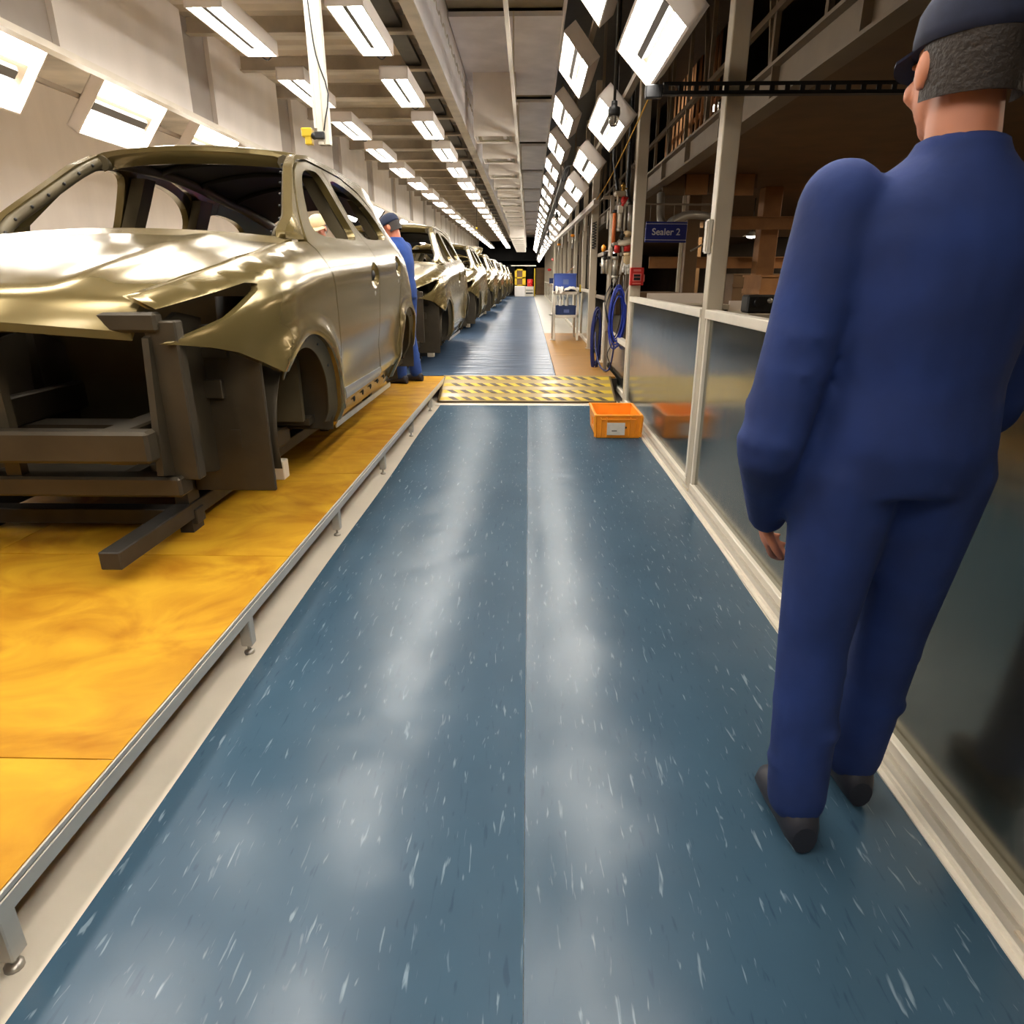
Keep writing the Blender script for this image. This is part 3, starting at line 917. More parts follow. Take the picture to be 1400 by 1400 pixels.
def make_car():
    car = bpy.data.objects.new('car', None); COL.objects.link(car)
    P, PI_, U = M['paint'], M['paint_in'], M['underbody']
    # --- fender
    fo = [(.36, 1.285), (.395, 1.25), (.47, 1.1), (.535, .95), (.575, .75), (.58, .55), (.56, .42), (.52, .335), (.445, .33)]
    fo += arc(0, .40, .45, -8, 133, 26)
    fo += [(-.345, .715), (-.39, .72), (-.48, .775), (-.60, .825), (-.72, .855), (-.87, .88), (-.62, .96), (-.42, 1.06), (-.40, 1.085), (-.46, 1.09), (-.70, 1.035), (-.84, 1.0),
           (-.84, 1.045), (-.6, 1.115), (-.3, 1.19), (0, 1.245), (.2, 1.275)]
    bm_pair('fender', side_panel(fo, [], .028), P, car)
    # --- front door
    wf = chaikin([(.55, 1.325), (.70, 1.46), (.86, 1.59), (1.02, 1.675), (1.22, 1.705), (1.38, 1.70), (1.43, 1.56), (1.49, 1.345), (1.2, 1.335)], 2)
    h1 = oval(1.50, 1.125, .125, .085)
    fd = [(.375, 1.285), (.405, 1.25), (.48, 1.1), (.545, .95), (.585, .75), (.59, .55), (.575, .455), (.66, .44), (1.60, .44), (1.635, .5), (1.645, .7), (1.645, 1.1), (1.60, 1.345),
          (1.525, 1.60), (1.485, 1.742), (1.2, 1.742), (1.0, 1.712), (.86, 1.655), (.70, 1.555), (.52, 1.42), (.42, 1.33)]
    d1, d1b = bm_pair('front_door', side_panel(fd, [wf, h1], .05), P, car)
    # --- rear door
    wr = chaikin([(1.625, 1.36), (1.56, 1.60), (1.545, 1.70), (1.9, 1.69), (2.2, 1.635), (2.38, 1.54), (2.44, 1.44), (2.36, 1.385), (2.0, 1.37)], 2)
    h2 = oval(2.37, 1.20, .105, .08)
    rd = [(1.61, 1.345), (1.535, 1.60), (1.495, 1.742), (1.9, 1.735), (2.25, 1.68), (2.43, 1.60), (2.53, 1.47), (2.555, 1.30), (2.51, 1.1), (2.42, .93), (2.34, .78), (2.28, .6), (2.25, .46), (2.22, .44), (1.67, .44), (1.655, .5),
          (1.655, .7), (1.655, 1.1)]
    d2, d2b = bm_pair('rear_door', side_panel(rd, [wr, h2], .05), P, car)
    # door handle bowls
    for par, parb, (yc, zc, ry, rz) in ((d1, d1b, (1.50, 1.125, .125, .085)), (d2, d2b, (2.37, 1.20, .105, .08))):
        b = MB()
        def bowl(u, v, yc=yc, zc=zc, ry=ry, rz=rz):
            r = u; a = 2 * PI * v
            yy_, zz_ = yc + ry * r * math.cos(a), zc + rz * r * math.sin(a)
            return (Xs(yy_, zz_) - .045 * (1 - r * r), yy_, zz_)
        b.grid(6, 20, bowl)
        o1, o2 = bm_pair('handle_recess', b.bm, P, par)
        o2.parent = parb
        b = MB(); x_ = Xs(yc, zc) - .02
        b.ball((x_ - .012, yc + .06, zc + .002), .026, .6, 1.0, 1.3, 12)
        o1, o2 = bm_pair('handle_hole', b.bm, M['black'], par); o2.parent = parb
        b = MB(); b.ball((Xs(yc, zc - rz - .035) - .004, yc + .01, zc - rz - .03), .022, .35, 1.1, .9, 10)
        o1, o2 = bm_pair('handle_clip', b.bm, M['steel'], par); o2.parent = parb
    # --- body side frame: A pillar, roof rail, quarter panel in one pressing
    q = [(.225, 1.295), (.50, 1.468), (.87, 1.685), (1.05, 1.757), (1.3, 1.788), (1.9, 1.79), (2.5, 1.76), (3.1, 1.68), (3.5, 1.58),
         (3.62, 1.45), (3.69, 1.2), (3.72, 1.0), (3.70, .78), (3.56, .56), (3.34, .44), (3.26, .40)]
    q += arc(2.8, .41, .46, 0, 180, 30)[1:-1]
    q += [(2.34, .38), (2.29, .33), (2.235, .33), (2.235, .44), (2.265, .46), (2.295, .6), (2.355, .78), (2.435, .93), (2.525, 1.1), (2.572, 1.3), (2.545, 1.475), (2.44, 1.615), (2.255, 1.697), (1.9, 1.75), (1.5, 1.756),
          (1.2, 1.756), (.99, 1.725), (.85, 1.668), (.69, 1.568), (.51, 1.433), (.40, 1.335), (.355, 1.295), (.29, 1.29)]
    qg = chaikin([(2.66, 1.44), (2.62, 1.52), (2.72, 1.60), (3.05, 1.57), (3.24, 1.49), (3.2, 1.44)], 2)
    bm_pair('body_side_frame', side_panel(q, [qg], .05), P, car)
    # --- rocker with clip holes
    rk = [(.44, .335), (.53, .33), (.58, .425), (1.6, .432), (2.23, .432), (2.27, .335), (2.2, .285), (.55, .285)]
    k1, k2 = bm_pair('rocker_panel', side_panel(rk, [oval(.75 + .28 * i, .352, .016, .012, 8) for i in range(6)], .05, dx=-.012), P, car)
    def strip(b):
        def fn(u, v):
            y_ = .64 + 1.0 * u; z_ = .425 + .065 * v
            return (Xs(y_, z_) + .004 + .006 * math.sin(PI * v), y_, z_)
        b.grid(12, 5, fn, .006, (-1, 0, 0))
    s1, s2 = mirror_part('sill_strip', strip, M['sill'], k1); s2.parent = k2
    def pinch(b): b.box(.848, .856, .58, 2.2, .262, .296)
    s1, s2 = mirror_part('pinch_flange', pinch, M['steel'], k1); s2.parent = k2
    for yq in (.72, .98, 1.24, 1.50, 1.76, 2.02):
        def clip(b): b.ball((Xs(yq, .375) - .010, yq, .375), .02, .35, .8, 1.3, 8)
        s1, s2 = mirror_part('rocker_clip', clip, M['black'], k1); s2.parent = k2
    # --- inner arch flanges
    def flange(yc, zc, r0, r1, a0, a1, holes):
        n = 36; b = MB()
        def fn(u, v):
            a = math.radians(a0 + (a1 - a0) * u); r = r0 + (r1 - r0) * v
            y_, z_ = yc + r * math.cos(a), zc + r * math.sin(a)
            return (Xs(y_, z_ if z_ > .3 else .3) - .020 - .012 * (1 - v), y_, z_)
        b.grid(n, 4, fn, .006, (-1, 0, 0))
        return b
    f1, f2 = bm_pair('arch_flange', flange(0, .40, .385, .458, -9, 136, 0).bm, PI_, car)
    g1, g2 = bm_pair('arch_flange', flange(2.8, .41, .405, .468, -4, 184, 0).bm, PI_, car)
    for (p1, p2, yc, zc, r, angs) in ((f1, f2, 0, .40, .427, (38, 66, 92, 110, 126)), (g1, g2, 2.8, .41, .437, (60, 90, 120))):
        b = MB()
        for a in angs:
            a = math.radians(a); y_, z_ = yc + r * math.cos(a), zc + r * math.sin(a)
            x_ = Xs(y_, z_) - .025
            b.cyl((x_ - .012, y_, z_), (x_ + .001, y_, z_), .011, seg=8)
        o1, o2 = bm_pair('clip_hole', b.bm, M['black'], p1); o2.parent = p2
    # --- hood
    def ZT(y): return float(np.interp(y, [-.84, -.6, -.3, 0, .2, .36], [1.05, 1.12, 1.195, 1.25, 1.28, 1.29]))
    def hood(u, v):
        t = v * 2 - 1
        yf = -1.0 + .16 * t * t; yr = -.02 + .12 * t * t
        y_ = yf + (yr - yf) * u
        xs_ = Xs(y_, ZT(y_)) - .007
        z_ = ZT(y_) + .055 * (1 - t * t) + .018 * math.exp(-((abs(t) - .62) / .10) ** 2) * sm(0, .3, u)
        z_ -= .13 * math.exp(-u / .05)
        return (t * xs_, y_, z_)
    b = MB(); b.grid(28, 36, hood, .03); b.build('hood', P, car, recalc=True)
    # cowl strip
    def cowl(u, v):
        t = v * 2 - 1
        y_ = (-.015 + .12 * t * t) + (.17 - .02 * t * t) * u
        xs_ = Xs(y_, ZT(y_)) - .012
        return (t * xs_, y_, ZT(y_) + .052 * (1 - t * t) - .018 + .03 * u)
    b = MB(); b.grid(6, 20, cowl, .02); b.build('cowl_panel', P, car)
    # --- roof
    def roof(u, v):
        t = v * 2 - 1
        yf = .93 + .17 * t * t; yr = 3.60 - .10 * t * t
        y_ = yf + (yr - yf) * u
        ye = min(max(y_, .9), 3.6)
        zr = ZR(max(ye, 1.08))
        if y_ < 1.08: zr = ZR(1.08) - .25 * (1.08 - y_)
        xs_ = Xs(max(ye, 1.0), ZR(max(ye, 1.0))) - .002
        return (t * (xs_ - .004), y_, zr - .012 + (.062 + .13 * sm(.25, 1, u)) * (1 - t * t) - .012 * math.exp(-((abs(t) - .9) / .05) ** 2))
    b = MB(); b.grid(40, 30, roof, .02); b.build('roof_panel', P, car)
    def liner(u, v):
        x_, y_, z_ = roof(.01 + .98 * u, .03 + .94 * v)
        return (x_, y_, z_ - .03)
    b = MB(); b.grid(20, 16, liner, .006); b.build('roof_inner', M['liner'], car)  # extra dark layer, the roof underside's shade put into its colour
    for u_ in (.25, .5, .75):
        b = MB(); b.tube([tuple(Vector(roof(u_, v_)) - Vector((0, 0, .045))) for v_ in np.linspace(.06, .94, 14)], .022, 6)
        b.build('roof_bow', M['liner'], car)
    # windscreen header and pillar returns
    def header(u, v):
        t = v * 2 - 1
        y_ = .93 + .17 * t * t
        xs_ = Xs(1.05, ZR(1.08)) - .01
        zr = ZR(1.08) - .25 * max(0, 1.08 - y_) + .055 * (1 - t * t)
        return (t * xs_, y_ - .015 * math.sin(u * PI) + .05 * u, zr - .085 * u)
    b = MB(); b.grid(6, 24, header, .012, (0, 1, 0)); b.build('windscreen_header', P, car)
    def apil(b):
        pts = []
        for y_ in np.linspace(.24, 1.06, 14):
            pts.append((Xs(y_, ZR(y_)) - .035, y_ + .035, ZR(y_) - .035))
        b.tube(pts, .036, 8)
    mirror_part('pillar_return', apil, PI_, car)
    for yc_ in np.linspace(.3, .95, 7):
        def clips(b): b.ball((Xs(yc_, ZR(yc_)) - .072, yc_ + .02, ZR(yc_) - .03), .009, seg=6)
        mirror_part('pillar_clip', clips, M['black'], car)
    # --- inner structure
    def bpil(b):
        b.loft([[(Xs(1.5, z_) - .06 - a * .09, 1.50 + c * .13 - .10 * (z_ - 1.1), z_) for a, c in ((0, 0), (0, 1), (1, 1), (1, 0))] for z_ in np.linspace(.42, 1.72, 10)], smooth=False)
    mirror_part('b_pillar', bpil, PI_, car)
    def cpil(b):
        b.loft([[(Xs(2.5, z_) - .06 - a * .07, 2.46 + c * .2 - .25 * (z_ - 1.2), z_) for a, c in ((0, 0), (0, 1), (1, 1), (1, 0))] for z_ in np.linspace(.9, 1.68, 8)], smooth=False)
    mirror_part('c_pillar', cpil, PI_, car)
    def rail(b):
        b.tube([(Xs(y_, ZR(y_)) - .07, y_, ZR(y_) - .045) for y_ in np.linspace(1.05, 3.5, 20)], .04, 8)
    mirror_part('roof_rail', rail, PI_, car)
    def dtrim(b):
        for ya, yb in ((.62, 1.58), (1.72, 2.4)):
            b.box(.80, .835, ya, yb, .52, 1.18, .02)
    mirror_part('door_inner', dtrim, PI_, car)
    b = MB()
    b.box(-.78, .78, .32, 3.6, .33, .37)
    b.box(-.14, .14, .3, 2.2, .36, .52, .03)
    for y_ in (.9, 1.6, 2.3, 3.1): b.box(-.74, .74, y_, y_ + .1, .36, .44, .01)
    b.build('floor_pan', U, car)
    b = MB(); b.box(-.76, .76, .28, .32, .36, 1.24); b.box(-.74, .74, .36, .46, .98, 1.08, .01)
    b.build('firewall', PI_, car)
    b = MB(); b.box(-.70, .70, 3.50, 3.60, .36, .84, .02); b.box(-.62, .62, 3.56, 3.64, .78, .88, .01); b.build('rear_panel', PI_, car)
    def whouse(b):
        for yc, zc, xi in (wset,):
            def fn(u, v):
                a = math.radians(-15 + 210 * u)
                return (xi + (.885 - xi) * v, yc + .43 * math.cos(a), zc + .43 * math.sin(a))
            b.grid(20, 3, fn, .008, (0, 0, 1))
            b.prism([(yc + .46 * math.cos(math.radians(a)), zc + .46 * math.sin(math.radians(a))) for a in range(-25, 206, 10)], 'x', xi - .02, xi)
    for wset in ((0, .40, .50), (2.8, .41, .56)): mirror_part('wheel_house', whouse, U, car)
    # front structure
    def frail(b):
        b.box(.42, .53, -.92, .32, .44, .58, .008)
        b.box(.60, .74, -.48, .2, .78, .92, .01)
        b.cyl((.58, .02, .55), (.58, .05, 1.02), .11, .10, 14)
        b.prism([(-.92, .40), (-.50, .30), (-.44, .30), (-.44, .95), (-.62, .98), (-.86, .9)], 'x', .60, .625)
        b.box(.60, .72, -.84, -.78, .36, .96, .006)
        b.box(.50, .865, -.47, -.45, .20, .86, .004)
        b.box(.50, .70, -.50, -.47, .62, .70, .004)
        b.box(.70, .74, -.475, -.468, .40, .48)
    mirror_part('front_rail', frail, U, car)
    b = MB()
    b.box(-.66, .66, -.86, -.80, .92, .99, .01); b.box(-.66, .66, -.88, -.78, .30, .38, .01)
    b.box(-.62, .62, -.98, -.90, .46, .58, .012)
    b.box(-.03, .03, -.86, -.82, .36, .94)
    b.build('radiator_support', U, car)
    b = MB(); b.box(-.62, .62, -.44, .46, .20, .33, .02); b.box(-.5, .5, -.2, -.05, .33, .44); b.box(-.30, .30, -.7, -.44, .24, .33, .02); b.build('subframe', U, car)
    # rear: liftgate opening frame and gate
    b = MB()
    def gate_fn(u, v):
        t = v * 2 - 1
        z_ = 1.58 - .70 * u
        y_ = 3.58 + .17 * u - .05 * u * u * u + .03 * (1 - t * t)
        xs_ = .60 + .15 * min(1, u * 1.6)
        return (t * xs_, y_, z_)
    gb = MB()
    # ring frame with a window opening
    n = 24
    outer = chaikin([(-.58, 0), (.58, 0), (.74, .5), (.75, 1), (-.75, 1), (-.74, .5)], 2)
    nn = len(outer)
    def pt(p, k, off):
        x_, u = p
        cx, cu = 0, .33
        if k: x_, u = x_ * .82, cu + (u - cu) * (.72 if u < cu else .30)
        y_ = .17 * u - .05 * u ** 3 + .03 * (1 - (x_ / .75) ** 2) + off
        return (x_, y_, -.70 * u)
    for off in (0,):
        a = [gb.bm.verts.new(pt(p, 0, off)) for p in outer]; c = [gb.bm.verts.new(pt(p, 1, off)) for p in outer]
        e = [gb.bm.verts.new(pt(p, 0, off - .04)) for p in outer]; g = [gb.bm.verts.new(pt(p, 1, off - .04)) for p in outer]
        for k in range(nn):
            k2 = (k + 1) % nn
            for A_, B_ in ((a, c), (c, g), (g, e), (e, a)):
                f = gb.bm.faces.new((A_[k], A_[k2], B_[k2], B_[k])); f.smooth = True
    lg = gb.build('liftgate', P, car)
    lg.location = (0, 3.58, 1.60)
    # --- skid under the body
    b = MB()
    for s in (-1, 1):
        b.box(s * .47 - .04, s * .47 + .04, -1.1, 3.9, .09, .16, .004)
    for y_ in (-.5, .15, 1.6, 2.9): b.box(-.52, .52, y_ - .04, y_ + .04, .06, .13, .004)
    sk = b.build('skid_frame', M['dark_steel'], car)
    for s in (-1, 1):
        for y_ in (-.5, .15, 1.6, 2.9):
            b = MB(); b.box(s * .47 - .03, s * .47 + .03, y_ - .05, y_ + .05, .025, .345)
            b.build('skid_post', M['dark_steel'], sk)
    for s in (-1, 1):
        boxo('skid_pad', M['post'], sk, s * .66 - .045, s * .66 + .045, .06, .14, .09, .19, .004)
        boxo('skid_arm', M['dark_steel'], sk, min(s * .5, s * .66), max(s * .5, s * .66), .08, .12, .10, .15)
    return car, lg

car0, gate0 = make_car()
CARY = 3.28; PITCH = 5.85
car_lab = ['nearest champagne unpainted car body shell, standing on the plywood platform',
           'second champagne car body shell, open front just behind the person in navy cap',
           'third champagne car body shell from the viewpoint, with its rear liftgate raised',
           'fourth champagne car body shell from the viewpoint',
           'fifth champagne car body shell from the viewpoint',
           'sixth champagne car body shell from the viewpoint',
           'seventh champagne car body shell from the viewpoint, near the hall end',
           'last champagne car body shell of the line, at the hall end']
for i in range(8):
    o = car0 if i == 0 else copy_tree(car0)
    o.location = (-2.0, CARY + PITCH * i, 0.176)
    tag(o, car_lab[i], 'car', 'car bodies in line')
    if i >= 2:
        for ch in o.children:
            if ch.name.startswith('liftgate') and i == 2:
                ch.rotation_euler = (math.radians(108), 0, 0)
                ch['label'] = 'raised liftgate'
# the nearest body is being worked on with its liftgate off
for ch in list(car0.children):
    if ch.name.startswith('liftgate'): bpy.data.objects.remove(ch)

# ================================================================== PEOPLE
def remeshed(name, bm_, m, voxel, parent=None, smooth_it=6):
    me = bpy.data.meshes.new(name + '_raw'); bm_.to_mesh(me); bm_.free()
    o = bpy.data.objects.new(name + '_raw', me); COL.objects.link(o)
    md = o.modifiers.new('r', 'REMESH'); md.mode = 'VOXEL'; md.voxel_size = voxel; md.use_smooth_shade = True
    s_ = o.modifiers.new('s', 'SMOOTH'); s_.factor = 0.5; s_.iterations = smooth_it
    dg = bpy.context.evaluated_depsgraph_get()
    me2 = bpy.data.meshes.new_from_object(o.evaluated_get(dg))
    me2.name = name
    bpy.data.objects.remove(o); bpy.data.meshes.remove(me)
    me2.materials.clear(); me2.materials.append(m)
    for p in me2.polygons: p.use_smooth = True
    return link(name, me2, parent)

def limb(b, pts, rs):
    for i in range(len(pts) - 1):
        if (Vector(pts[i + 1]) - Vector(pts[i])).length > 1e-4:
            b.cyl(pts[i], pts[i + 1], rs[i], rs[i + 1], 14)
    for p, r in zip(pts, rs): b.ball(p, r, seg=12)

def torso(b, J, g):
    """elliptical sections from hip to collar, following pelvis -> chest -> neck"""
    pel, che, nk = Vector(J['pelvis']), Vector(J['chest']), Vector(J['neck'])
    secs = [(pel + (pel - che) * .32, .150, .115), (pel, .172, .128), (pel.lerp(che, .45), .158, .118), (che, .178, .132),
            (che.lerp(nk, .45), .188, .122), (che.lerp(nk, .72), .165, .105), (nk, .075, .075)]
    rings = []
    sd = Vector(J['side'])
    for i, (c, rx, ry) in enumerate(secs):
        a = secs[max(0, i - 1)][0]; d = secs[min(len(secs) - 1, i + 1)][0]
        up = (d - a).normalized(); s_ = (sd - up * sd.dot(up)).normalized(); f = up.cross(s_)
        rings.append([c + s_ * (rx + g) * math.cos(2 * PI * k / 20) + f * (ry + g) * math.sin(2 * PI * k / 20) for k in range(20)])
    b.loft(rings)

def hand(b, wrist, d, n, side, curl=.35, s=1.0):
    """palm and five fingers; d finger direction, n palm normal, side +1/-1 thumb side"""
    wrist, d, n = Vector(wrist), Vector(d).normalized(), Vector(n)
    n = (n - d * n.dot(d)).normalized(); t = d.cross(n) * side
    rot = Matrix((t, n, d)).transposed()
    b.ball(wrist + d * .045 * s, .045 * s, .92, .36, 1.15, 14, rot)
    b.ball(wrist + d * .01 * s, .03 * s, .9, .65, 1, 10, rot)
    for k, (off, L) in enumerate(((.030, .070), (.010, .080), (-.011, .075), (-.030, .058))):
        base = wrist + d * .085 * s + t * off * s
        c1 = curl * (1 + .15 * k)
        d1 = (d * math.cos(c1) + n * math.sin(c1)); d2 = (d * math.cos(c1 * 2.1) + n * math.sin(c1 * 2.1)); d3 = (d * math.cos(c1 * 2.9) + n * math.sin(c1 * 2.9))
        p1 = base + d1 * L * .45 * s; p2 = p1 + d2 * L * .32 * s; p3 = p2 + d3 * L * .25 * s
        limb(b, [base - d * .02 * s, p1, p2, p3], [.0098 * s, .0092 * s, .0084 * s, .0072 * s])
    base = wrist + d * .03 * s + t * .032 * s
    td = (d * .62 + t * .7 + n * .3).normalized(); td2 = (d * .85 + t * .25 + n * .45).normalized()
    p1 = base + td * .038 * s; p2 = p1 + td2 * .030 * s
    limb(b, [base - td * .012, p1, p2], [.0125 * s, .0108 * s, .009 * s])

def person(label, cat_group, loc, rz, J, cloth, skin, cap=None, scale=1.0, vest=None, extra=None):
    root = thing('person', label, 'person', loc, (0, 0, rz))
    root.scale = (scale,) * 3
    H = Matrix.Translation(Vector(J['head'])) @ Matrix.Rotation(J.get('turn', 0), 4, 'Z') @ Matrix.Rotation(J.get('nod', 0), 4, 'X')
    hp = lambda p: H @ Vector(p)
    HR = H.to_3x3()
    b = MB()
    # head (facing -Y): cranium, face, jaw, nose, lips, ears
    b.ball(hp((0, .012, .035)), .098, .80, 1.0, .98, 20, HR)
    b.ball(hp((0, -.022, -.022)), .082, .80, .86, 1.12, 18, HR)
    b.ball(hp((0, -.052, -.082)), .040, .95, .82, .72, 12, HR)
    b.ball(hp((0, -.098, -.012)), .016, .75, .7, 1.9, 10, HR); b.ball(hp((0, -.108, -.032)), .014, 1.15, .9, .8, 10, HR)
    b.ball(hp((0, -.093, -.062)), .018, 1.25, .42, .32, 10, HR); b.ball(hp((0, -.091, -.072)), .016, 1.2, .45, .35, 10, HR)
    for s_ in (-1, 1):
        b.ball(hp((s_ * .080, .012, -.008)), .028, .38, .75, 1.15, 10, HR)
        b.ball(hp((s_ * .045, -.062, -.025)), .026, 1, .8, .9, 10, HR)
        b.ball(hp((s_ * .033, -.082, .022)), .022, 1.2, .5, .4, 8, HR)
    limb(b, [J['neck'], hp((0, .018, -.045))], [.060, .056])
    torso(b, J, -.018)
    for s_, k in ((-1, 'R'), (1, 'L')):
        limb(b, [J['sh' + k], J['el' + k], J['wr' + k]], [.050, .040, .027])
        limb(b, [J['hip' + k], J['kn' + k], J['an' + k]], [.080, .050, .036])
        d = Vector(J['wr' + k]) - Vector(J['el' + k])
        hd = J.get('hd' + k, tuple(d)); hn = J.get('hn' + k, (-s_, 0, 0))
        hand(b, J['wr' + k], hd, hn, J.get('th' + k, s_), J.get('curl', .35))
    body = remeshed('body', b.bm, skin, .0065, root, 4)
    # eyes, brows
    for s_ in (-1, 1):
        e = MB(); e.ball(hp((s_ * .033, -.083, .004)), .0125, seg=12); eo = e.build('eye', M['eye'], root)
        e = MB(); e.ball(hp((s_ * .033, -.0915, .003)), .006, seg=8); e.build('iris', M['iris'], eo)
        e = MB(); e.tube([hp((s_ * (.018 + .03 * q / 4), -.094 + .012 * (q / 4) ** 2, .026 + .005 * math.sin(q / 4 * PI))) for q in range(5)], .004, 6); e.build('eyebrow', M['hair'], root)
    # hair fringe at the back
    e = MB()
    def hair(u, v):
        a = PI * (.0 + 1.0 * v); r = .1
        z = .03 - .085 * u
        return hp((.083 * math.cos(a) * (1 - .06 * u), .015 + .102 * math.sin(a) * (1 - .10 * u), z))
    e.grid(6, 20, hair, .006, tuple(HR @ Vector((0, -1, 0)))); e.build('hair', M['hair'], root)
    if cap:
        e = MB()
        rings = []
        for z, r in ((.030, 1.0), (.05, 1.01), (.085, .97), (.112, .80), (.130, .50), (.136, .1)):
            rings.append([hp((.088 * r * math.cos(2 * PI * k / 24), .010 + .108 * r * math.sin(2 * PI * k / 24), z)) for k in range(24)])
        e.loft(rings)
        cp = e.build('cap', cap, root)
        e = MB()
        def bill(u, v):
            a = -PI * (.14 + .72 * v)
            return hp(((.086 + .03 * u) * math.cos(a), .010 + (.106 + .072 * u * math.sin(PI * v)) * math.sin(a), .036 - .018 * u))
        e.grid(4, 14, bill, .005); e.build('bill', cap, cp)
    # clothing: one coverall, slightly larger than the body, with folds
    b = MB(); torso(b, J, .012)
    for k in 'RL':
        limb(b, [J['sh' + k], J['el' + k], Vector(J['el' + k]).lerp(Vector(J['wr' + k]), .93)], [.075, .062, .046])
        kn, an, hi = Vector(J['kn' + k]), Vector(J['an' + k]), Vector(J['hip' + k])
        limb(b, [hi, kn, kn.lerp(an, .97)], [.108, .076, .068])
        rr = random.Random(3)
        for q in range(7):
            p = kn.lerp(an, .15 + .12 * q); b.ball(p + Vector((rr.uniform(-.014, .014), rr.uniform(-.014, .014), 0)), .074 - .002 * q, 1, 1, .45, 12)
        for q in range(5):
            p = Vector(J['sh' + k]).lerp(Vector(J['el' + k]), .35 + .15 * q); b.ball(p + Vector((rr.uniform(-.008, .008), rr.uniform(-.008, .008), 0)), .070, 1, 1, .5, 10)
    nk = Vector(J['neck']); b.cyl(nk - Vector((0, 0, .03)), nk + Vector((0, 0, .035)), .085, .072, 16)
    cov = remeshed('coverall', b.bm, cloth, .013, root, 3)
    e = MB(); p0, p1 = Vector(J['pelvis']), Vector(J['chest']); c = p0.lerp(p1, .3)
    if extra: extra(root, J)
    # shoes
    for k in 'RL':
        a = Vector(J['an' + k]); e = MB()
        fwd = Vector(J.get('foot' + k, (0, -1, 0))).normalized()
        sdv = Vector((-fwd.y, fwd.x, 0))
        def ring(t, w_, h_): return [a + fwd * t + sdv * w_ * math.cos(2 * PI * q / 12) + Vector((0, 0, -a.z + h_ * (.5 + .5 * math.sin(2 * PI * q / 12)))) for q in range(12)]
        e.loft([ring(-.075, .028, .075), ring(-.05, .042, .11), ring(.0, .045, .115), ring(.07, .048, .085), ring(.14, .046, .06), ring(.175, .025, .045)])
        e.build('shoe', M['shoe'], root)
    return root

def standing(**kw):
    J = dict(side=(1, 0, 0), pelvis=(0, .0, .96), chest=(0, .0, 1.24), neck=(0, .015, 1.47), head=(0, -.015, 1.615),
             shR=(-.19, .01, 1.40), shL=(.19, .01, 1.40), elR=(-.25, .02, 1.12), elL=(.25, .02, 1.12), wrR=(-.25, -.06, .88), wrL=(.25, -.06, .88),
             hipR=(-.09, 0, .90), hipL=(.09, 0, .90), knR=(-.10, -.015, .50), knL=(.10, -.015, .50), anR=(-.10, .02, .09), anL=(.10, .02, .09))
    J.update(kw); return J

def shoulder_patch(root, J):
    e = MB(); c = Vector(J['neck']).lerp(Vector(J['chest']), .35)
    e.ball(c + Vector((0.0, .112, -.03)), .045, 1.5, .35, .8, 14)
    e.build('back_patch', M['patch'], root)

# worker behind the first body, leaning in, back half turned to us
J1 = standing(chest=(0, -.025, 1.23), neck=(0, -.05, 1.45), head=(0, -.105, 1.575), nod=math.radians(26), turn=math.radians(6),
              shR=(-.19, -.05, 1.38), shL=(.19, -.05, 1.38), elR=(-.24, -.18, 1.14), elL=(.22, -.20, 1.14), wrR=(-.16, -.43, 1.16), wrL=(.13, -.43, 1.16),
              knR=(-.10, -.01, .5), anR=(-.10, .06, .09), knL=(.11, -.03, .5), anL=(.11, -.02, .09))
person('person in blue coverall and navy cap standing behind the nearest car body, back turned', None, (-1.335, 7.33, PZ), math.radians(-108), J1,
       M['coverall'], M['skin2'], M['navy'], 1.0, extra=shoulder_patch)
J2 = standing(chest=(0, -.06, 1.23), neck=(0, -.12, 1.45), head=(0, -.17, 1.58), nod=math.radians(18), turn=math.radians(-20),
              shR=(-.19, -.10, 1.39), shL=(.19, -.10, 1.39), elR=(-.26, -.22, 1.18), elL=(.26, -.22, 1.18), wrR=(-.16, -.42, 1.14), wrL=(.16, -.42, 1.14))
person('person in beige cap and blue coverall seen through the nearest car body windscreen opening', None, (-2.70, 7.6, PZ), math.radians(-38), J2,
       M['coverall'], M['skin2'], M['beige_cloth'], 1.03)
def red_vest(root, J):
    b = MB(); torso(b, J, .024)
    geo = [v for v in b.bm.verts if v.co.z < 1.08]
    bmesh.ops.delete(b.bm, geom=geo, context='VERTS')
    b.build('vest', M['red_cloth'], root)
J3 = standing(chest=(0, -.06, 1.23), neck=(0, -.11, 1.45), head=(0, -.16, 1.58), nod=math.radians(20),
              elR=(-.27, -.16, 1.20), elL=(.27, -.16, 1.20), wrR=(-.15, -.38, 1.15), wrL=(.15, -.38, 1.15))
person('person in red vest over blue coverall seen through the nearest car body door window', None, (-2.2, 7.66, PZ), math.radians(-12), J3,
       M['coverall'], M['skin'], M['beige_cloth'], 1.0, extra=red_vest)
# foreground person at the right edge, walking away, forearms in front
J4 = standing(elL=(.268, .03, .945), wrL=(.175, -.17, .73), elR=(-.205, -.06, 1.02), wrR=(-.10, -.27, .95), hdL=(-.2, -.5, -.8), hdR=(.6, -.8, .1), hnL=(-1, 0, 0), hnR=(0, .2, -1),
              knL=(.10, .0, .5), anL=(.10, .05, .09), knR=(-.10, -.05, .51), anR=(-.10, -.10, .09))
person('person in dark blue coverall close by at the right edge, beside the steel partition', None, (.752, 1.33, .008), math.radians(180), J4,
       M['coverall_dark'], M['skin'], M['navy'], 1.0)

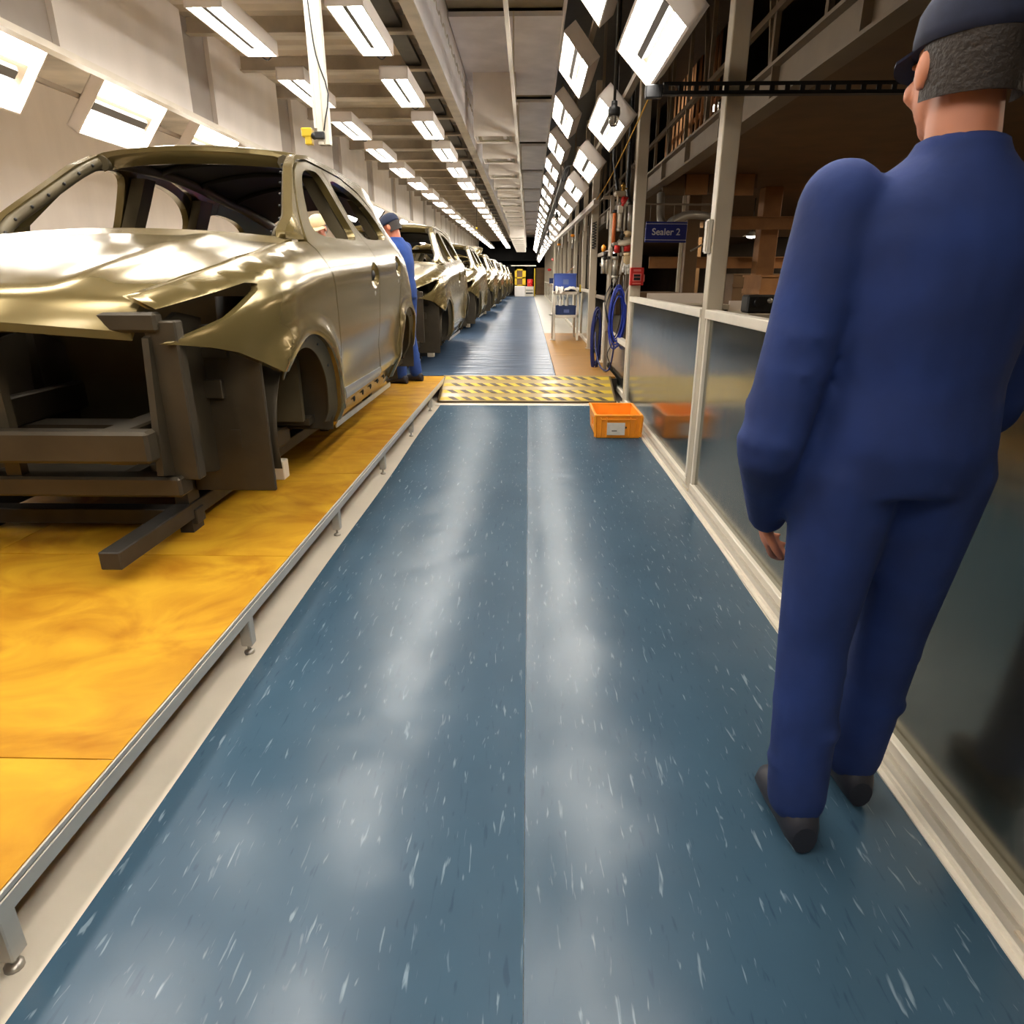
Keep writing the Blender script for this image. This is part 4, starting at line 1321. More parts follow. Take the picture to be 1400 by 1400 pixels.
# ================================================================== RIGHT SIDE: partition
b = MB(); b.prism([(.966, 0), (.992, 0), (.992, .018), (.985, .018), (.983, .007), (.966, .0085)], 'y', -4, 7.0)
struct(b.build('baseboard_right', M['white']))
b = MB(); b.box(.992, 1.028, -4, 7.0, 0, .004); b.box(1.024, 1.03, -4, 7.0, 0, .02)
struct(b.build('trim_3', M['alu']))
def partition(label, y0, y1, zt, zb=0.0, group=None, x0=1.03):
    t = thing('partition_panel', label, 'partition', (x0, y0, zb), group=group)
    L = y1 - y0
    boxo('bottom_rail', M['white'], t, 0, .06, 0, L, 0.0, .055, .003)
    boxo('top_rail', M['white'], t, -.004, .064, 0, L, zt - zb - .05, zt - zb, .003)
    for ya in (0, L - .035): boxo('stile', M['white'], t, .004, .056, ya, ya + .035, .055, zt - zb - .05, .002)
    boxo('steel_sheet', M['sheet'], t, .022, .028, .035, L - .035, .055, zt - zb - .05)
    return t
def post(label, x0, x1, y0, y1, z0, z1, m=None, group=None):
    t = thing('steel_post', label, 'post', ((x0 + x1) / 2, (y0 + y1) / 2, z0), group=group)
    w_, d_ = (x1 - x0) / 2, (y1 - y0) / 2
    boxo('shaft', m or M['post'], t, -w_, w_, -d_, d_, .008, z1 - z0, .005)
    b = MB(); b.box(-w_ - .02, w_ + .02, -d_ - .02, d_ + .02, 0, .01)
    for sx in (-1, 1): b.cyl((sx * (w_ + .01), -d_ - .01, .008), (sx * (w_ + .01), -d_ - .01, .022), .007, seg=6)
    b.build('base_plate', m or M['post'], t)
    return t
partition('shiny steel partition panel beside the foreground person, right edge', 1.0, 4.03, 1.11)
partition('shiny steel partition panel reflecting the orange crate and the ramp', 4.15, 7.10, 1.11)
partition('shiny steel partition panel behind and right of the viewpoint', -2.3, .9, 1.11)
post('tall beige post between the two shiny steel partition panels', 1.035, 1.13, 4.04, 4.14, 0, 3.98)
post('tall beige post carrying the red alarm box', 1.03, 1.135, 7.11, 7.23, 0, 3.98)
post('tall beige post right of the foreground person', 1.035, 1.13, .9, 1.0, 0, 3.98)
partition('low steel panel behind the coiled blue hoses', 7.26, 9.2, .63, .03, x0=1.04)
post('short white upright at the far end of the low hose panel', .995, 1.045, 9.2, 9.28, PZ, .98, M['white'])
post('tall beige post at the near end of the cart, beyond the hoses', .955, 1.06, 11.05, 11.17, PZ, 3.98)
far_n = 0
y = 11.2
while y < 45:
    far_n += 1
    L = 2.4
    lab = 'grey steel partition panel along the far right side, ' + (ORD[far_n - 1] + ' beyond the tall post by the cart')
    partition(lab, y, y + L, 1.10, PZ, 'far partition panels', x0=1.02)
    post('beige post on the far right side, ' + (ORD[far_n - 1] + ' beyond the cart'),
         1.02, 1.10, y + L + .01, y + L + .09, PZ, 3.98, None, 'far posts')
    y += 2.5
# extra slim uprights in the far wall
slim = boxo('slim_upright', M['beam_grey'], None, -.03, .03, -.04, .04, 0, 1.55)
i = 0
for y in np.arange(12.4, 44, 1.25):
    i += 1
    o = slim if i == 1 else slim.copy()
    if i > 1: COL.objects.link(o)
    o.location = (1.16, float(y), 1.10)
    tag(o, 'slim grey upright above the far partition, ' + (ORD[i - 1] + ' beyond the tall post'), 'upright', 'slim uprights')
# horizontal rails between posts behind the hoses
for z_, lab in ((1.02, 'grey cross rail low behind the hoses'), (1.62, 'grey cross rail high behind the hoses')):
    o = boxo('cross_rail', M['beam_grey'], None, 1.06, 1.10, 9.3, 11.04, z_ - .025, z_ + .025, .003); tag(o, lab, 'rail')

# red manual call box
rb = thing('alarm_box', 'red fire alarm call box with dark window on the tall beige post', 'alarm', (1.092, 7.11, 1.30))
b = MB(); b.box(-.075, .06, -.05, 0, -.085, .085, .006); b.build('case', M['red'], rb)
b = MB(); b.box(-.05, .035, -.056, -.05, -.045, .03); b.build('frame', M['pinkred'], rb)
b = MB(); b.box(-.04, .025, -.059, -.056, -.035, .02); b.build('window', M['black'], rb)
b = MB(); b.box(-.04, .025, -.061, -.059, -.008, -.003); b.box(-.05, .035, -.053, -.05, -.072, -.06); b.box(-.045, .03, -.053, -.05, .048, .068)
b.build('print', M['pinkred'], rb)
b = MB(); b.box(.06, .072, -.04, -.01, -.05, .02, .003); b.build('side_hinge', M['pinkred'], rb)

# ================================================================== ORANGE CRATE
cr = thing('storage_crate', 'orange plastic crate with a pale paper label on the blue floor', 'crate', (.76, 5.76, .008))
W_, D_, H_ = .195, .285, .195
def crw(z): return 1 - .06 * (1 - z / H_)
b = MB()
t_ = .012
def wallbox(x0, x1, y0, y1):
    vs = b.box(x0, x1, y0, y1, .0, H_)
    for v in vs:
        k = crw(v.co.z); v.co.x *= k; v.co.y *= k
wallbox(-W_, W_, -D_, -D_ + t_); wallbox(-W_, W_, D_ - t_, D_)
# side walls with hand openings
for s in (-1, 1):
    a0, a1 = (W_ - t_, W_) if s > 0 else (-W_, -W_ + t_)
    for (ya, yb, za, zb_) in ((-D_, -.07, 0, H_), (.07, D_, 0, H_), (-.07, .07, 0, .05), (-.07, .07, .13, H_)):
        vs = b.box(a0, a1, ya, yb, za, zb_)
        for v in vs: v.co.x *= crw(v.co.z); v.co.y *= crw(v.co.z)
b.box(-W_ * .93, W_ * .93, -D_ * .93, D_ * .93, 0, .012)
b.build('body', M['orange'], cr)
b = MB()
for (x0, x1, y0, y1) in ((-W_ - .008, W_ + .008, -D_ - .008, -D_ + .014), (-W_ - .008, W_ + .008, D_ - .014, D_ + .008), (-W_ - .008, -W_ + .014, -D_, D_), (W_ - .014, W_ + .008, -D_, D_)):
    b.box(x0, x1, y0, y1, H_ - .012, H_ + .004, .003)
b.build('rim', M['orange'], cr)
b = MB()
for x_ in (-.15, -.10, .10, .15):
    b.bar((x_ * .95, -D_ * .95 - .006, .012), (x_, -D_ - .006, H_ - .02), .008, .012)
b.box(-.15, .15, -D_ - .01, -D_ + .002, .155, .163)
b.bar((-W_ * .955, -D_ * .955, .01), (-W_, -D_, H_ - .01), .02); b.bar((W_ * .955, -D_ * .955, .01), (W_, -D_, H_ - .01), .02)
b.build('rib', M['orange'], cr)
b = MB(); vs = b.box(-.095, .055, -D_ * .985 - .016, -D_ * .985 - .014, .03, .135); lb_ = b.build('label_sheet', M['label'], cr)
b = MB(); b.box(-.055, -.012, -D_ * .985 - .0172, -D_ * .985 - .016, .062, .070); b.build('print', M['ink'], lb_)
b = MB(); b.box(.058, .07, -D_ * .98 - .012, -D_ * .98 - .006, .085, .10); b.build('clip', M['black'], cr)

# ================================================================== CART beyond the ramp
ct = thing('tool_cart', 'white metal stand with two shelves holding blue bins, on the pale boards', 'cart', (.68, 12.9, PZ))
b = MB()
for z_ in (.81, .40):
    b.box(-.235, .235, -.3, .6, z_, z_ + .05, .004)
b.build('shelf', M['white'], ct)
for sx in (-1, 1):
    for y_ in (-.3, .58):
        boxo('leg', M['white'], ct, sx * .215 - .02, sx * .215 + .02, y_, y_ + .03, .0, .84, .002)
def bin_(name, label, m, loc, rot, W, D, H, grp=None):
    t = thing(name, label, 'bin', loc, rot, grp)
    b = MB(); k = .01
    b.box(-W / 2, W / 2, -D / 2, D / 2, 0, k)
    b.box(-W / 2, W / 2, -D / 2, -D / 2 + k, 0, H); b.box(-W / 2, W / 2, D / 2 - k, D / 2, 0, H)
    b.box(-W / 2, -W / 2 + k, -D / 2, D / 2, 0, H); b.box(W / 2 - k, W / 2, -D / 2, D / 2, 0, H)
    b.build('body', m, t)
    b = MB()
    for (x0, x1, y0, y1) in ((-W / 2 - .008, W / 2 + .008, -D / 2 - .008, -D / 2 + .006), (-W / 2 - .008, W / 2 + .008, D / 2 - .006, D / 2 + .008),
                             (-W / 2 - .008, -W / 2 + .006, -D / 2, D / 2), (W / 2 - .006, W / 2 + .008, -D / 2, D / 2)):
        b.box(x0, x1, y0, y1, H - .02, H)
    b.build('rim', m, t)
    b = MB(); b.box(-.04, .06, -D / 2 - .004, -D / 2, H * .25, H * .6); b.build('label_sheet', mat('bin_label', srgb(92, 108, 160), .6), t)
    return t
bin_('plastic_bin', 'blue plastic bin tipped up on the top shelf of the white cart', M['blue_bin'], (.665, 12.92, PZ + .875), (math.radians(-14), 0, 0), .40, .34, .26)
bin_('plastic_bin', 'dark blue plastic bin on the lower shelf of the white cart', M['blue_bin_dark'], (.68, 12.8, PZ + .452), (0, 0, 0), .36, .34, .16)
for q, (x_, lab) in enumerate(((.585, 'left'), (.695, 'right'))):
    c_ = thing('sealant_cartridge', 'tall white cartridge standing in the lower blue bin, the %s one' % lab, 'cartridge', (x_, 12.74, PZ + .464), (0, 0, 0), 'white cartridges in the bin')
    b = MB(); b.lathe([(.026, 0), (.028, .01), (.028, .24), (.022, .25), (.009, .26), (.006, .33)], seg=16); b.build('tube_body', M['cloth_white'], c_)
    b = MB(); b.lathe([(.03, .0), (.03, .012)], seg=16); b.build('end_cap', M['white'], c_)
def rag(name, label, loc, W, D, amp, seed, hang=.06, arch=0.0):
    rr = random.Random(seed); ph = [rr.uniform(0, 6) for _ in range(6)]
    b = MB()
    def fn(u, v):
        x_, y_ = (u - .5) * W, (v - .5) * D
        z_ = amp * (math.sin(9 * u + ph[0]) * math.cos(7 * v + ph[1]) + .6 * math.sin(15 * u + 11 * v + ph[2])) + amp * 1.8 + arch * (1 - (2 * u - 1) ** 2)
        e = max(0, .22 - v) / .22
        return (x_ + .01 * math.sin(v * 12 + ph[3]), y_, z_ - hang * e * e)
    b.grid(18, 14, fn, .006)
    o = b.build(name, M['cloth_white'], None, loc=loc)
    return tag(o, label, 'rag')
rag('crumpled_rag', 'crumpled white rag over the left edge of the cart top shelf', (.555, 12.62, PZ + .885), .14, .14, .022, 3, .07)
rag('folded_rag', 'white rag arched over the right end of the cart top shelf', (.765, 12.63, PZ + .87), .24, .14, .010, 8, .03, .05)
st = thing('wooden_stick', 'thin pale stick leaning out of the tipped blue bin', 'stick', (.60, 13.02, PZ + 1.10))
b = MB(); b.cyl((0, 0, 0), (.24, .02, .19), .008, .009, 10); b.build('shaft', M['slat'], st)
b = MB(); b.cyl((.215, .018, .17), (.25, .021, .198), .012, .012, 10); b.build('tip', M['cloth_white'], st)
ps = thing('dish_stand', 'thin chrome floor stand with a small dish left of the cart', 'stand', (.44, 12.7, PZ))
b = MB(); b.cyl((0, 0, .01), (0, 0, .98), .008, seg=10); b.build('pole', M['steel'], ps)
b = MB(); b.lathe([(.05, 0), (.05, .008), (.012, .015)], seg=16); b.build('foot', M['steel'], ps)
b = MB(); b.lathe([(.02, .44), (.045, .455), (.048, .46), (.02, .452)], (-.03, 0, 0), 16); b.build('dish', M['steel'], ps)
tapeo = thing('tape_roll', 'yellow roll on a black holder at the right end of the cart', 'tape', (.94, 12.8, PZ + .91))
b = MB(); b.tube([(0, .045 * math.cos(2 * PI * k / 16), .06 * math.sin(2 * PI * k / 16)) for k in range(16)], .014, 8, True); b.build('roll', M['yellow'], tapeo)
b = MB(); b.box(-.03, .03, -.03, .03, -.08, -.06, .004); b.build('holder', M['black'], tapeo)

# ================================================================== SEALANT DISPENSER CLUSTER
dy = 8.15
ds = thing('sealant_dispenser', 'cluster of grey, white and orange dispensing cylinders beside the alarm post', 'dispenser', (0, dy, .166))
ds.scale = (.955, 1, .87)
def cylp(name, m, x_, z0, z1, r, dy_=0, collar=True, mc=None):
    b = MB(); b.cyl((x_, dy_, z0), (x_, dy_, z1), r, seg=16)
    o = b.build(name, m, ds)
    if collar:
        for z_ in (z0, z1):
            b = MB(); b.cyl((x_, dy_, z_ - .018), (x_, dy_, z_ + .018), r * 1.25, seg=16)
            b.build('collar', mc or M['steel'], o)
    return o
cylp('cylinder', M['white'], 1.065, 1.88, 2.14, .026)
cylp('cylinder', M['steel'], 1.205, 1.83, 2.2, .036, .05, True, M['dark_steel'])
cylp('orange_cylinder', mat('orange_tube', srgb(214, 112, 52), .45), 1.005, 1.70, 2.10, .021, 0, True, M['black'])
cylp('cylinder', M['steel'], 1.035, 1.30, 1.54, .03, -.03)
cylp('rod', M['white'], 1.125, 1.84, 2.22, .011, 0, False)
cylp('rod', M['white'], 1.225, 1.74, 2.12, .010, -.04, False)
cylp('rod', M['white'], .935, 1.90, 2.12, .008, .1, False)
cylp('upright_tube', M['post'], .985, .60, 2.08, .022, .05, False)
cylp('tube', M['alu'], .90, 1.345, 1.545, .026, .02, False)
cylp('tube', M['post'], .955, 1.34, 1.52, .020, .06, False)
b = MB(); b.box(1.035, 1.095, -.05, .03, 2.08, 2.17, .006); b.build('valve_block', M['white'], ds)
b = MB(); b.box(.99, 1.12, -.06, .05, 2.28, 2.335, .012); b.cyl((1.03, -.02, 2.18), (1.03, -.02, 2.29), .012); b.build('top_bracket', M['post'], ds)
b = MB(); b.ball((1.10, -.03, 2.23), .035, 1, 1, 1.3); b.cyl((1.08, -.05, 2.16), (1.14, -.05, 2.26), .016); b.build('red_valve', M['red'], ds)
b = MB(); b.cyl((1.09, 0, 2.34), (1.09, 0, 2.44), .02, .012); b.ball((1.09, 0, 2.40), .028, seg=12); b.cyl((1.07, 0, 2.36), (1.14, 0, 2.37), .010); b.build('brass_fitting', M['brass'], ds)
b = MB(); b.lathe([(.03, -.03), (.10, -.02), (.11, .0), (.10, .02), (.04, .035)], (0, 0, 0), 20); o = b.build('mixer_plate', M['post'], ds, loc=(1.15, 0, 1.74), rot=(math.radians(20), math.radians(-14), 0))
b = MB(); b.box(.99, 1.08, -.04, .04, 1.68, 1.73, .01); b.build('clamp', M['steel'], ds)
b = MB(); b.ball((1.16, -.02, 1.83), .05, 1.1, 1, .8); b.build('pressure_dome', M['beige_cloth'], ds)
b = MB(); b.ball((1.10, -.03, 1.81), .03); b.cyl((1.10, -.03, 1.76), (1.10, -.03, 1.86), .02); b.cyl((1.07, -.03, 1.80), (1.13, -.05, 1.82), .018); b.build('fitting', M['black'], ds)
for (x_, z_, sgn) in ((.925, 1.655, -1), (1.255, 1.62, 1)):
    b = MB(); b.cyl((x_ - .05 * sgn * -1 * .2, -.03, z_), (x_ + .045 * sgn, -.03, z_ + .005), .024, .046, 16); b.ball((x_ + .04 * sgn, -.03, z_), .045, .5, 1, 1); k_ = b.build('orange_knob', M['orange'], ds)
    b = MB(); b.cyl((x_ + .01 * sgn, -.03, z_ - .10), (x_ + .01 * sgn, -.03, z_ - .04), .022, .032, 14); b.build('knob_base', M['black'] if sgn < 0 else M['steel'], k_)
b = MB(); b.cyl((1.05, -.03, 1.60), (1.05, -.03, 1.69), .035, seg=14); b.build('red_collar', M['red'], ds)
b = MB(); b.cyl((1.165, -.03, 1.62), (1.165, -.03, 1.71), .042, seg=14); b.build('red_collar', M['red'], ds)
b = MB(); b.cyl((1.08, -.04, 1.58), (1.22, -.04, 1.61), .014); b.ball((1.10, -.04, 1.585), .024); b.cyl((1.12, -.04, 1.60), (1.11, -.04, 1.72), .014); b.build('pipe_elbow', M['steel'], ds)
b = MB(); b.ball((.91, -.03, 1.535), .026); b.box(.935, .975, -.05, .0, 1.52, 1.56, .006); b.build('fitting', M['dark_steel'], ds)
b = MB(); b.cyl((1.10, -.03, 1.33), (1.13, -.03, 1.56), .017, .014); b.build('nozzle', M['white'], ds)
b = MB(); b.cyl((1.033, -.03, 1.2), (1.036, -.03, 1.3), .012, .02); b.box(1.015, 1.055, -.05, -.01, 1.24, 1.27); b.build('nozzle', M['alu'], ds)
b = MB(); b.box(.87, 1.30, .10, .13, 2.26, 2.30); b.box(.87, 1.30, .10, .13, 1.44, 1.48); b.box(.96, 1.0, .06, .12, .04, 2.3); b.box(1.19, 1.23, .1, .14, .4, 2.6); b.build('mounting_rack', M['beam_grey'], ds)
# hanging glove
gl = thing('work_glove', 'tan and white work glove hanging fingers down among the dispensers', 'glove', (1.118, dy - .09, 1.385))
b = MB(); b.ball((0, 0, .10), .05, .95, .45, 1.35); b.cyl((0, 0, .14), (0, 0, .17), .042, .046, 14); b.build('palm', M['beige_cloth'], gl)
for k, (x_, L) in enumerate(((-.036, .085), (-.012, .105), (.012, .10), (.036, .085))):
    b = MB(); limb(b, [(x_ * .8, 0, .055), (x_ * 1.1, -.005, .055 - L * .5), (x_ * 1.25, -.012, .055 - L)], [.014, .0135, .011]); b.build('finger', M['cloth_white'], gl)
b = MB(); limb(b, [(.045, -.01, .11), (.07, -.02, .07), (.072, -.025, .035)], [.015, .014, .011]); b.build('thumb', M['cloth_white'], gl)

# hoses -----------------------------------------------------------------
def hose(name, label, m, pts, r, cat='hose', group=None, closed=False, n=60):
    P = [Vector(p) for p in pts]
    out = []
    N = len(P)
    segs = N if closed else N - 1
    for i in range(segs):
        p0 = P[(i - 1) % N] if closed or i > 0 else P[0]
        p1, p2 = P[i], P[(i + 1) % N]
        p3 = P[(i + 2) % N] if closed or i + 2 < N else P[-1]
        for k in range(8):
            t = k / 8
            out.append(.5 * ((2 * p1) + (-p0 + p2) * t + (2 * p0 - 5 * p1 + 4 * p2 - p3) * t * t + (-p0 + 3 * p1 - 3 * p2 + p3) * t ** 3))
    if not closed: out.append(P[-1])
    b = MB(); b.tube(out, r, 8, closed)
    o = b.build(name, m)
    return tag(o, label, cat, group)
def chose(name, label, m, pts, r, cat='hose'):
    return hose(name, label, m, [(p[0] * .955, p[1], 1.28 + (p[2] - 1.28) * (.87 if p[2] > 1.28 else .95)) for p in pts], r, cat)
rr = random.Random(5)
def coil(name, label, m, c, rx, rz, turns, r, spread, yj=.02):
    pts = []
    for k in range(turns * 10 + 1):
        a = 2 * PI * k / 10 + PI / 2
        f = 1 + .16 * math.sin(k * .37) + .08 * math.sin(k * .113 + 1) + rr.uniform(-.05, .05)
        pts.append((c[0] + rx * f * math.cos(a) + rr.uniform(-.006, .006) + .10 * rx * math.sin(a), c[1] - spread * (k / (turns * 10) - .5), c[2] + rz * f * math.sin(a)))
    return chose(name, label, m, pts, r)
coil('coiled_hose', 'thick royal blue air hose coiled in tall loops below the dispensers', M['hose_blue'], (1.075, 8.0, .845), .080, .31, 9, .0085, .12)
coil('coiled_hose', 'navy hose coil hanging low at the left of the low panel', M['hose_navy'], (.905, 8.7, .52), .050, .36, 10, .0085, .16)
chose('slack_hose', 'loose navy hose drooping to the boards under the coils', M['hose_navy'],
     [(.87, 8.5, .62), (.865, 8.3, .42), (.90, 8.15, .25), (.955, 8.05, .19), (1.01, 8.0, .215), (1.045, 7.98, .42), (1.05, 8.0, .62)], .009)
chose('slack_hose', 'thin black cable looping beside the blue coil', M['hose_black'],
     [(1.08, 8.05, 1.30), (.98, 8.0, 1.12), (.94, 8.0, .95), (.99, 7.97, .70), (1.03, 7.96, .55), (.97, 7.95, .40), (1.02, 7.95, .27), (1.05, 7.97, .21)], .006)
chose('slack_hose', 'second thin black cable hanging in a long loop behind the blue coil', M['hose_black'],
     [(1.0, 8.1, 1.22), (.93, 8.1, 1.05), (.965, 8.08, .80), (1.05, 8.06, .58), (1.12, 8.05, .80), (1.11, 8.05, 1.05), (1.14, 8.1, 1.28)], .006)
chose('grey_hose', 'grey hose curving in a half circle beside the alarm post', M['hose_clear'],
     [(1.28, 7.95, 1.24), (1.18, 7.9, 1.18), (1.145, 7.88, 1.08), (1.165, 7.86, .99), (1.24, 7.86, .955), (1.30, 7.9, .97)], .008)
chose('black_hose', 'heavy black hose bending down toward the alarm post', M['hose_black'],
     [(1.17, 8.3, 4.5), (1.165, 8.3, 2.9), (1.16, 8.25, 2.45), (1.17, 8.22, 2.28), (1.22, 8.2, 2.10), (1.27, 8.18, 1.95)], .024)
chose('black_hose', 'black hose dropping to the top bracket of the dispensers', M['hose_black'],
     [(.99, 8.4, 4.5), (.995, 8.4, 2.95), (1.01, 8.3, 2.6), (1.035, 8.2, 2.35)], .02)
chose('white_pipe', 'thin white pipe hanging above the heavy black hose', M['white'], [(1.185, 8.4, 4.52), (1.185, 8.4, 2.5)], .016, 'pipe')
for q in range(3):
    chose('feed_hose', 'grey feed hose between nozzles and coils, ' + ('left one', 'middle one', 'right one')[q], M['hose_clear'],
         [(1.05 + .045 * q, dy - .05, 1.32), (1.02 + .06 * q, dy - .1, 1.18), (1.06 + .03 * q, dy - .12, 1.08)], .006)

# overhead rail, rope, slotted bar
orl = thing('overhead_rail', 'pale channel rail running along the line above the cart', 'rail', (0, 0, 0))
b = MB(); b.bar((.909, 9.9, 2.265), (.65, 18.0, 2.18), .07, .06); b.bar((.909, 9.9, 2.31), (.65, 18.0, 2.225), .03, .02); b.build('channel', M['fixture'], orl)
b = MB(); b.box(.625, .675, 17.95, 18.03, PZ, 2.18, .004); b.build('leg', M['post'], orl)
b = MB(); b.bar((.915, 9.86, 2.29), (.935, 9.84, 2.42), .012); b.build('hook', M['steel'], orl)
for q in range(5):
    y_ = 11.2 + 1.5 * q
    x_ = .909 - .259 * (y_ - 9.9) / 8.1
    b = MB(); b.cyl((x_, y_, 1.98 - .06 * (q % 2)), (x_, y_, 2.25), .010, seg=8); b.build('drop_pipe', M['white'], orl)
hose('yellow_rope', 'thin yellow rope slanting from the post top down to the rail end', M['rope'], [(1.0, 6.36, 2.73), (.975, 7.6, 2.545), (.945, 8.9, 2.38), (.909, 9.95, 2.29)], .0065, 'rope')
py = thing('pulley', 'small pulley with brass shackle at the upper end of the rope', 'pulley', (1.0, 6.36, 2.75))
b = MB(); b.cyl((-.012, 0, 0), (.012, 0, 0), .035, seg=16); b.build('wheel', M['white'], py)
b = MB(); b.tube([(0, .03 * math.cos(a), .03 * math.sin(a) - .03) for a in np.linspace(0, 2 * PI, 12)[:-1]], .008, 6, True); b.build('shackle', M['brass'], py)
b = MB(); b.box(.02, .12, -.02, .02, -.02, .02); b.build('bracket', M['dark_steel'], py)
sbr = thing('slotted_bar', 'black slotted channel bar crossing in front of the near post top', 'bar', (0, 4.0, 0))
b = MB(); b.box(.69, 2.2, -.03, -.024, 2.185, 2.20); b.box(.69, 2.2, -.03, -.024, 2.222, 2.238); b.box(.69, 2.2, -.03, .015, 2.235, 2.24); b.box(.69, 2.2, -.03, .015, 2.183, 2.188)
for q in range(20): b.box(.69 + .078 * q, .715 + .078 * q, -.03, -.024, 2.2, 2.222)
b.build('channel', M['black'], sbr)
b = MB(); b.box(.60, .685, -.03, .02, 2.17, 2.23, .004); b.build('end_block', M['hose_black'], sbr)

# ================================================================== MEZZANINE AND DARK FACTORY beyond the partition
mz = thing('mezzanine_beam', 'long grey steel beam of the mezzanine with its truss above the partition', 'beam', (0, 0, 0))
b = MB(); b.box(1.93, 1.95, 1, 46, 2.585, 2.845); b.box(1.86, 2.02, 1, 46, 2.575, 2.60); b.box(1.86, 2.02, 1, 46, 2.83, 2.855)
for q in range(30): b.box(1.87, 1.93, 1.5 + 1.5 * q, 1.515 + 1.5 * q, 2.6, 2.83)
b.build('girder', M['beam_grey'], mz)
b = MB(); b.box(1.915, 1.965, 1, 46, 3.25, 3.30); b.box(1.90, 1.98, 1, 46, 4.55, 4.63); b.build('truss_chord', M['truss'], mz)
for q in range(22):
    y_ = 2.0 + 1.05 * q
    boxo('truss_upright', M['truss'], mz, 1.92, 1.96, y_, y_ + .05, 2.855, 4.56)
    if q % 2 == 0:
        b = MB(); b.bar((1.94, y_ + .05, 2.87), (1.94, y_ + .55, 4.55), .04, .03); b.build('truss_diagonal', M['truss'], mz)
dkz = boxo('mezzanine_deck', M['brown'], None, 2.02, 9.29, -2, 46, 2.74, 2.80); tag(dkz, 'dark mezzanine deck above the factory floor on the right', 'deck')
ss = thing('slat_screen', 'screen of upright brown slats lit from behind on the mezzanine', 'screen', (2.65, 10.2, 2.8))
for q in range(15):
    b = MB(); b.bar((0, .31 * q, 0), (0 if q % 4 else .02, .31 * q + (.12 if q % 5 == 2 else 0), 2.1), .03, .07); b.build('slat', M['slat'], ss)
boxo('slat_rail', M['slat'], ss, .03, .06, -.1, 4.5, .9, .96)
ml = thing('mezzanine_lamp', 'bright lamp glowing behind the brown slats', 'lamp', (2.95, 12.4, 3.95))
b = MB(); b.box(-.12, .12, -.2, .2, 0, .12, .02); b.build('case', M['dark_steel'], ml)
b = MB(); b.ball((0, 0, -.03), .10, 1, 1.5, .7); b.build('lens', M['glow'], ml)
b = MB(); b.cyl((.1, 0, -1.148), (.1, 0, .05), .02, seg=10); b.build('pole', M['dark_steel'], ml)
fl_ = [(4.33, 14.0, 2.06, 'bright distant lamp right of the near post, low under the mezzanine'), (3.1, 26.0, 2.2, 'small distant lamp deep under the mezzanine')]
for x_, y_, z_, lab in fl_:
    l_ = thing('factory_lamp', lab, 'lamp', (x_, y_, z_))
    b = MB(); b.lathe([(.05, .08), (.06, .06), (.17, .0), (.165, -.005), (.03, .03)], seg=18); b.build('shade', M['steel'], l_)
    b = MB(); b.ball((0, 0, .0), .085, 1.2, 1, .45); b.build('bulb', M['glow'], l_)
    b = MB(); b.cyl((0, 0, .08), (0, 0, 2.735 - z_), .01, seg=8); b.build('stem', M['dark_steel'], l_)
# added area lights without lamp bodies, brightening the dark factory beyond the partition
def factory_fill(loc, power, size=1.0):
    d_ = bpy.data.lights.new('factory_fill', 'AREA'); d_.energy = power; d_.size = size; d_.color = (1.0, .82, .6)
    o = bpy.data.objects.new('factory_fill', d_); COL.objects.link(o); o.location = loc
    return o
factory_fill((5.2, 8, 2.7), 85); factory_fill((4.0, 18, 2.7), 95); factory_fill((5.5, 3, 2.7), 55); factory_fill((5.0, 30, 2.7), 90); factory_fill((6.0, 12.5, 2.7), 80)
factory_fill((3.4, 12.4, 4.6), 45, .6)

for k, (x_, y_, w_, lab, m_) in enumerate([(2.62, 11.6, .2, 'brown square column behind the navy sign', M['brown']), (2.42, 11.4, .05, 'thin grey pole under the right end of the navy sign', M['post']),
                         (4.12, 12.5, .30, 'wide brown column at the right beyond the near post', M['timber']), (4.4, 19, .3, 'brown column deeper under the mezzanine', M['brown']),
                         (3.4, 26, .3, 'brown column far under the mezzanine', M['brown']), (4.2, 5.2, .28, 'brown column outside the right picture edge', M['brown'])]):
    c_ = thing('factory_column', lab, 'column', (x_, y_, 0))
    boxo('shaft', m_, c_, -w_ / 2, w_ / 2, -w_ / 2, w_ / 2, 0, 2.74, .006)
    boxo('foot_plate', M['dark_steel'], c_, -w_ / 2 - .05, w_ / 2 + .05, -w_ / 2 - .05, w_ / 2 + .05, 0, .015)
for k, (y_, z_, lab) in enumerate([(12.0, 2.14, 'yellow brown cross beam under the deck, nearer'), (13.0, 1.55, 'yellow brown cross beam lower and farther'), (17.0, 2.3, 'dim brown cross beam farther under the deck')]):
    c_ = thing('cross_beam', lab, 'beam', (0, y_, z_))
    boxo('web', M['timber'] if k < 2 else M['brown'], c_, 3.3 if k == 0 else 2.2, 9.2, -.02, .02, -.09, .09)
    boxo('flange', M['timber'] if k < 2 else M['brown'], c_, 3.3 if k == 0 else 2.2, 9.2, -.07, .07, .09, .105)
for k, (x_, y_, w_, d_, h_, lab, m_) in enumerate([
        (2.02, 8.9, .9, .7, .98, 'pale workbench behind the partition under the sign', M['post']),
        (3.25, 8.3, 1.5, .8, .9, 'pale workbench behind the partition right of the near post', M['post'])]):
    c_ = thing('workbench', lab, 'bench', (x_, y_, 0))
    boxo('bench_top', m_, c_, -w_ / 2, w_ / 2, -d_ / 2, d_ / 2, h_ - .06, h_, .004)
    boxo('back_panel', M['fixture'], c_, -w_ / 2, w_ / 2, d_ / 2 - .03, d_ / 2, .2, h_ + .12)
    for sx in (-1, 1):
        for sy in (-1, 1): boxo('leg', M['dark_steel'], c_, sx * (w_ / 2 - .05) - .03, sx * (w_ / 2 - .05) + .03, sy * (d_ / 2 - .06) - .03, sy * (d_ / 2 - .06) + .03, 0, h_ - .06)
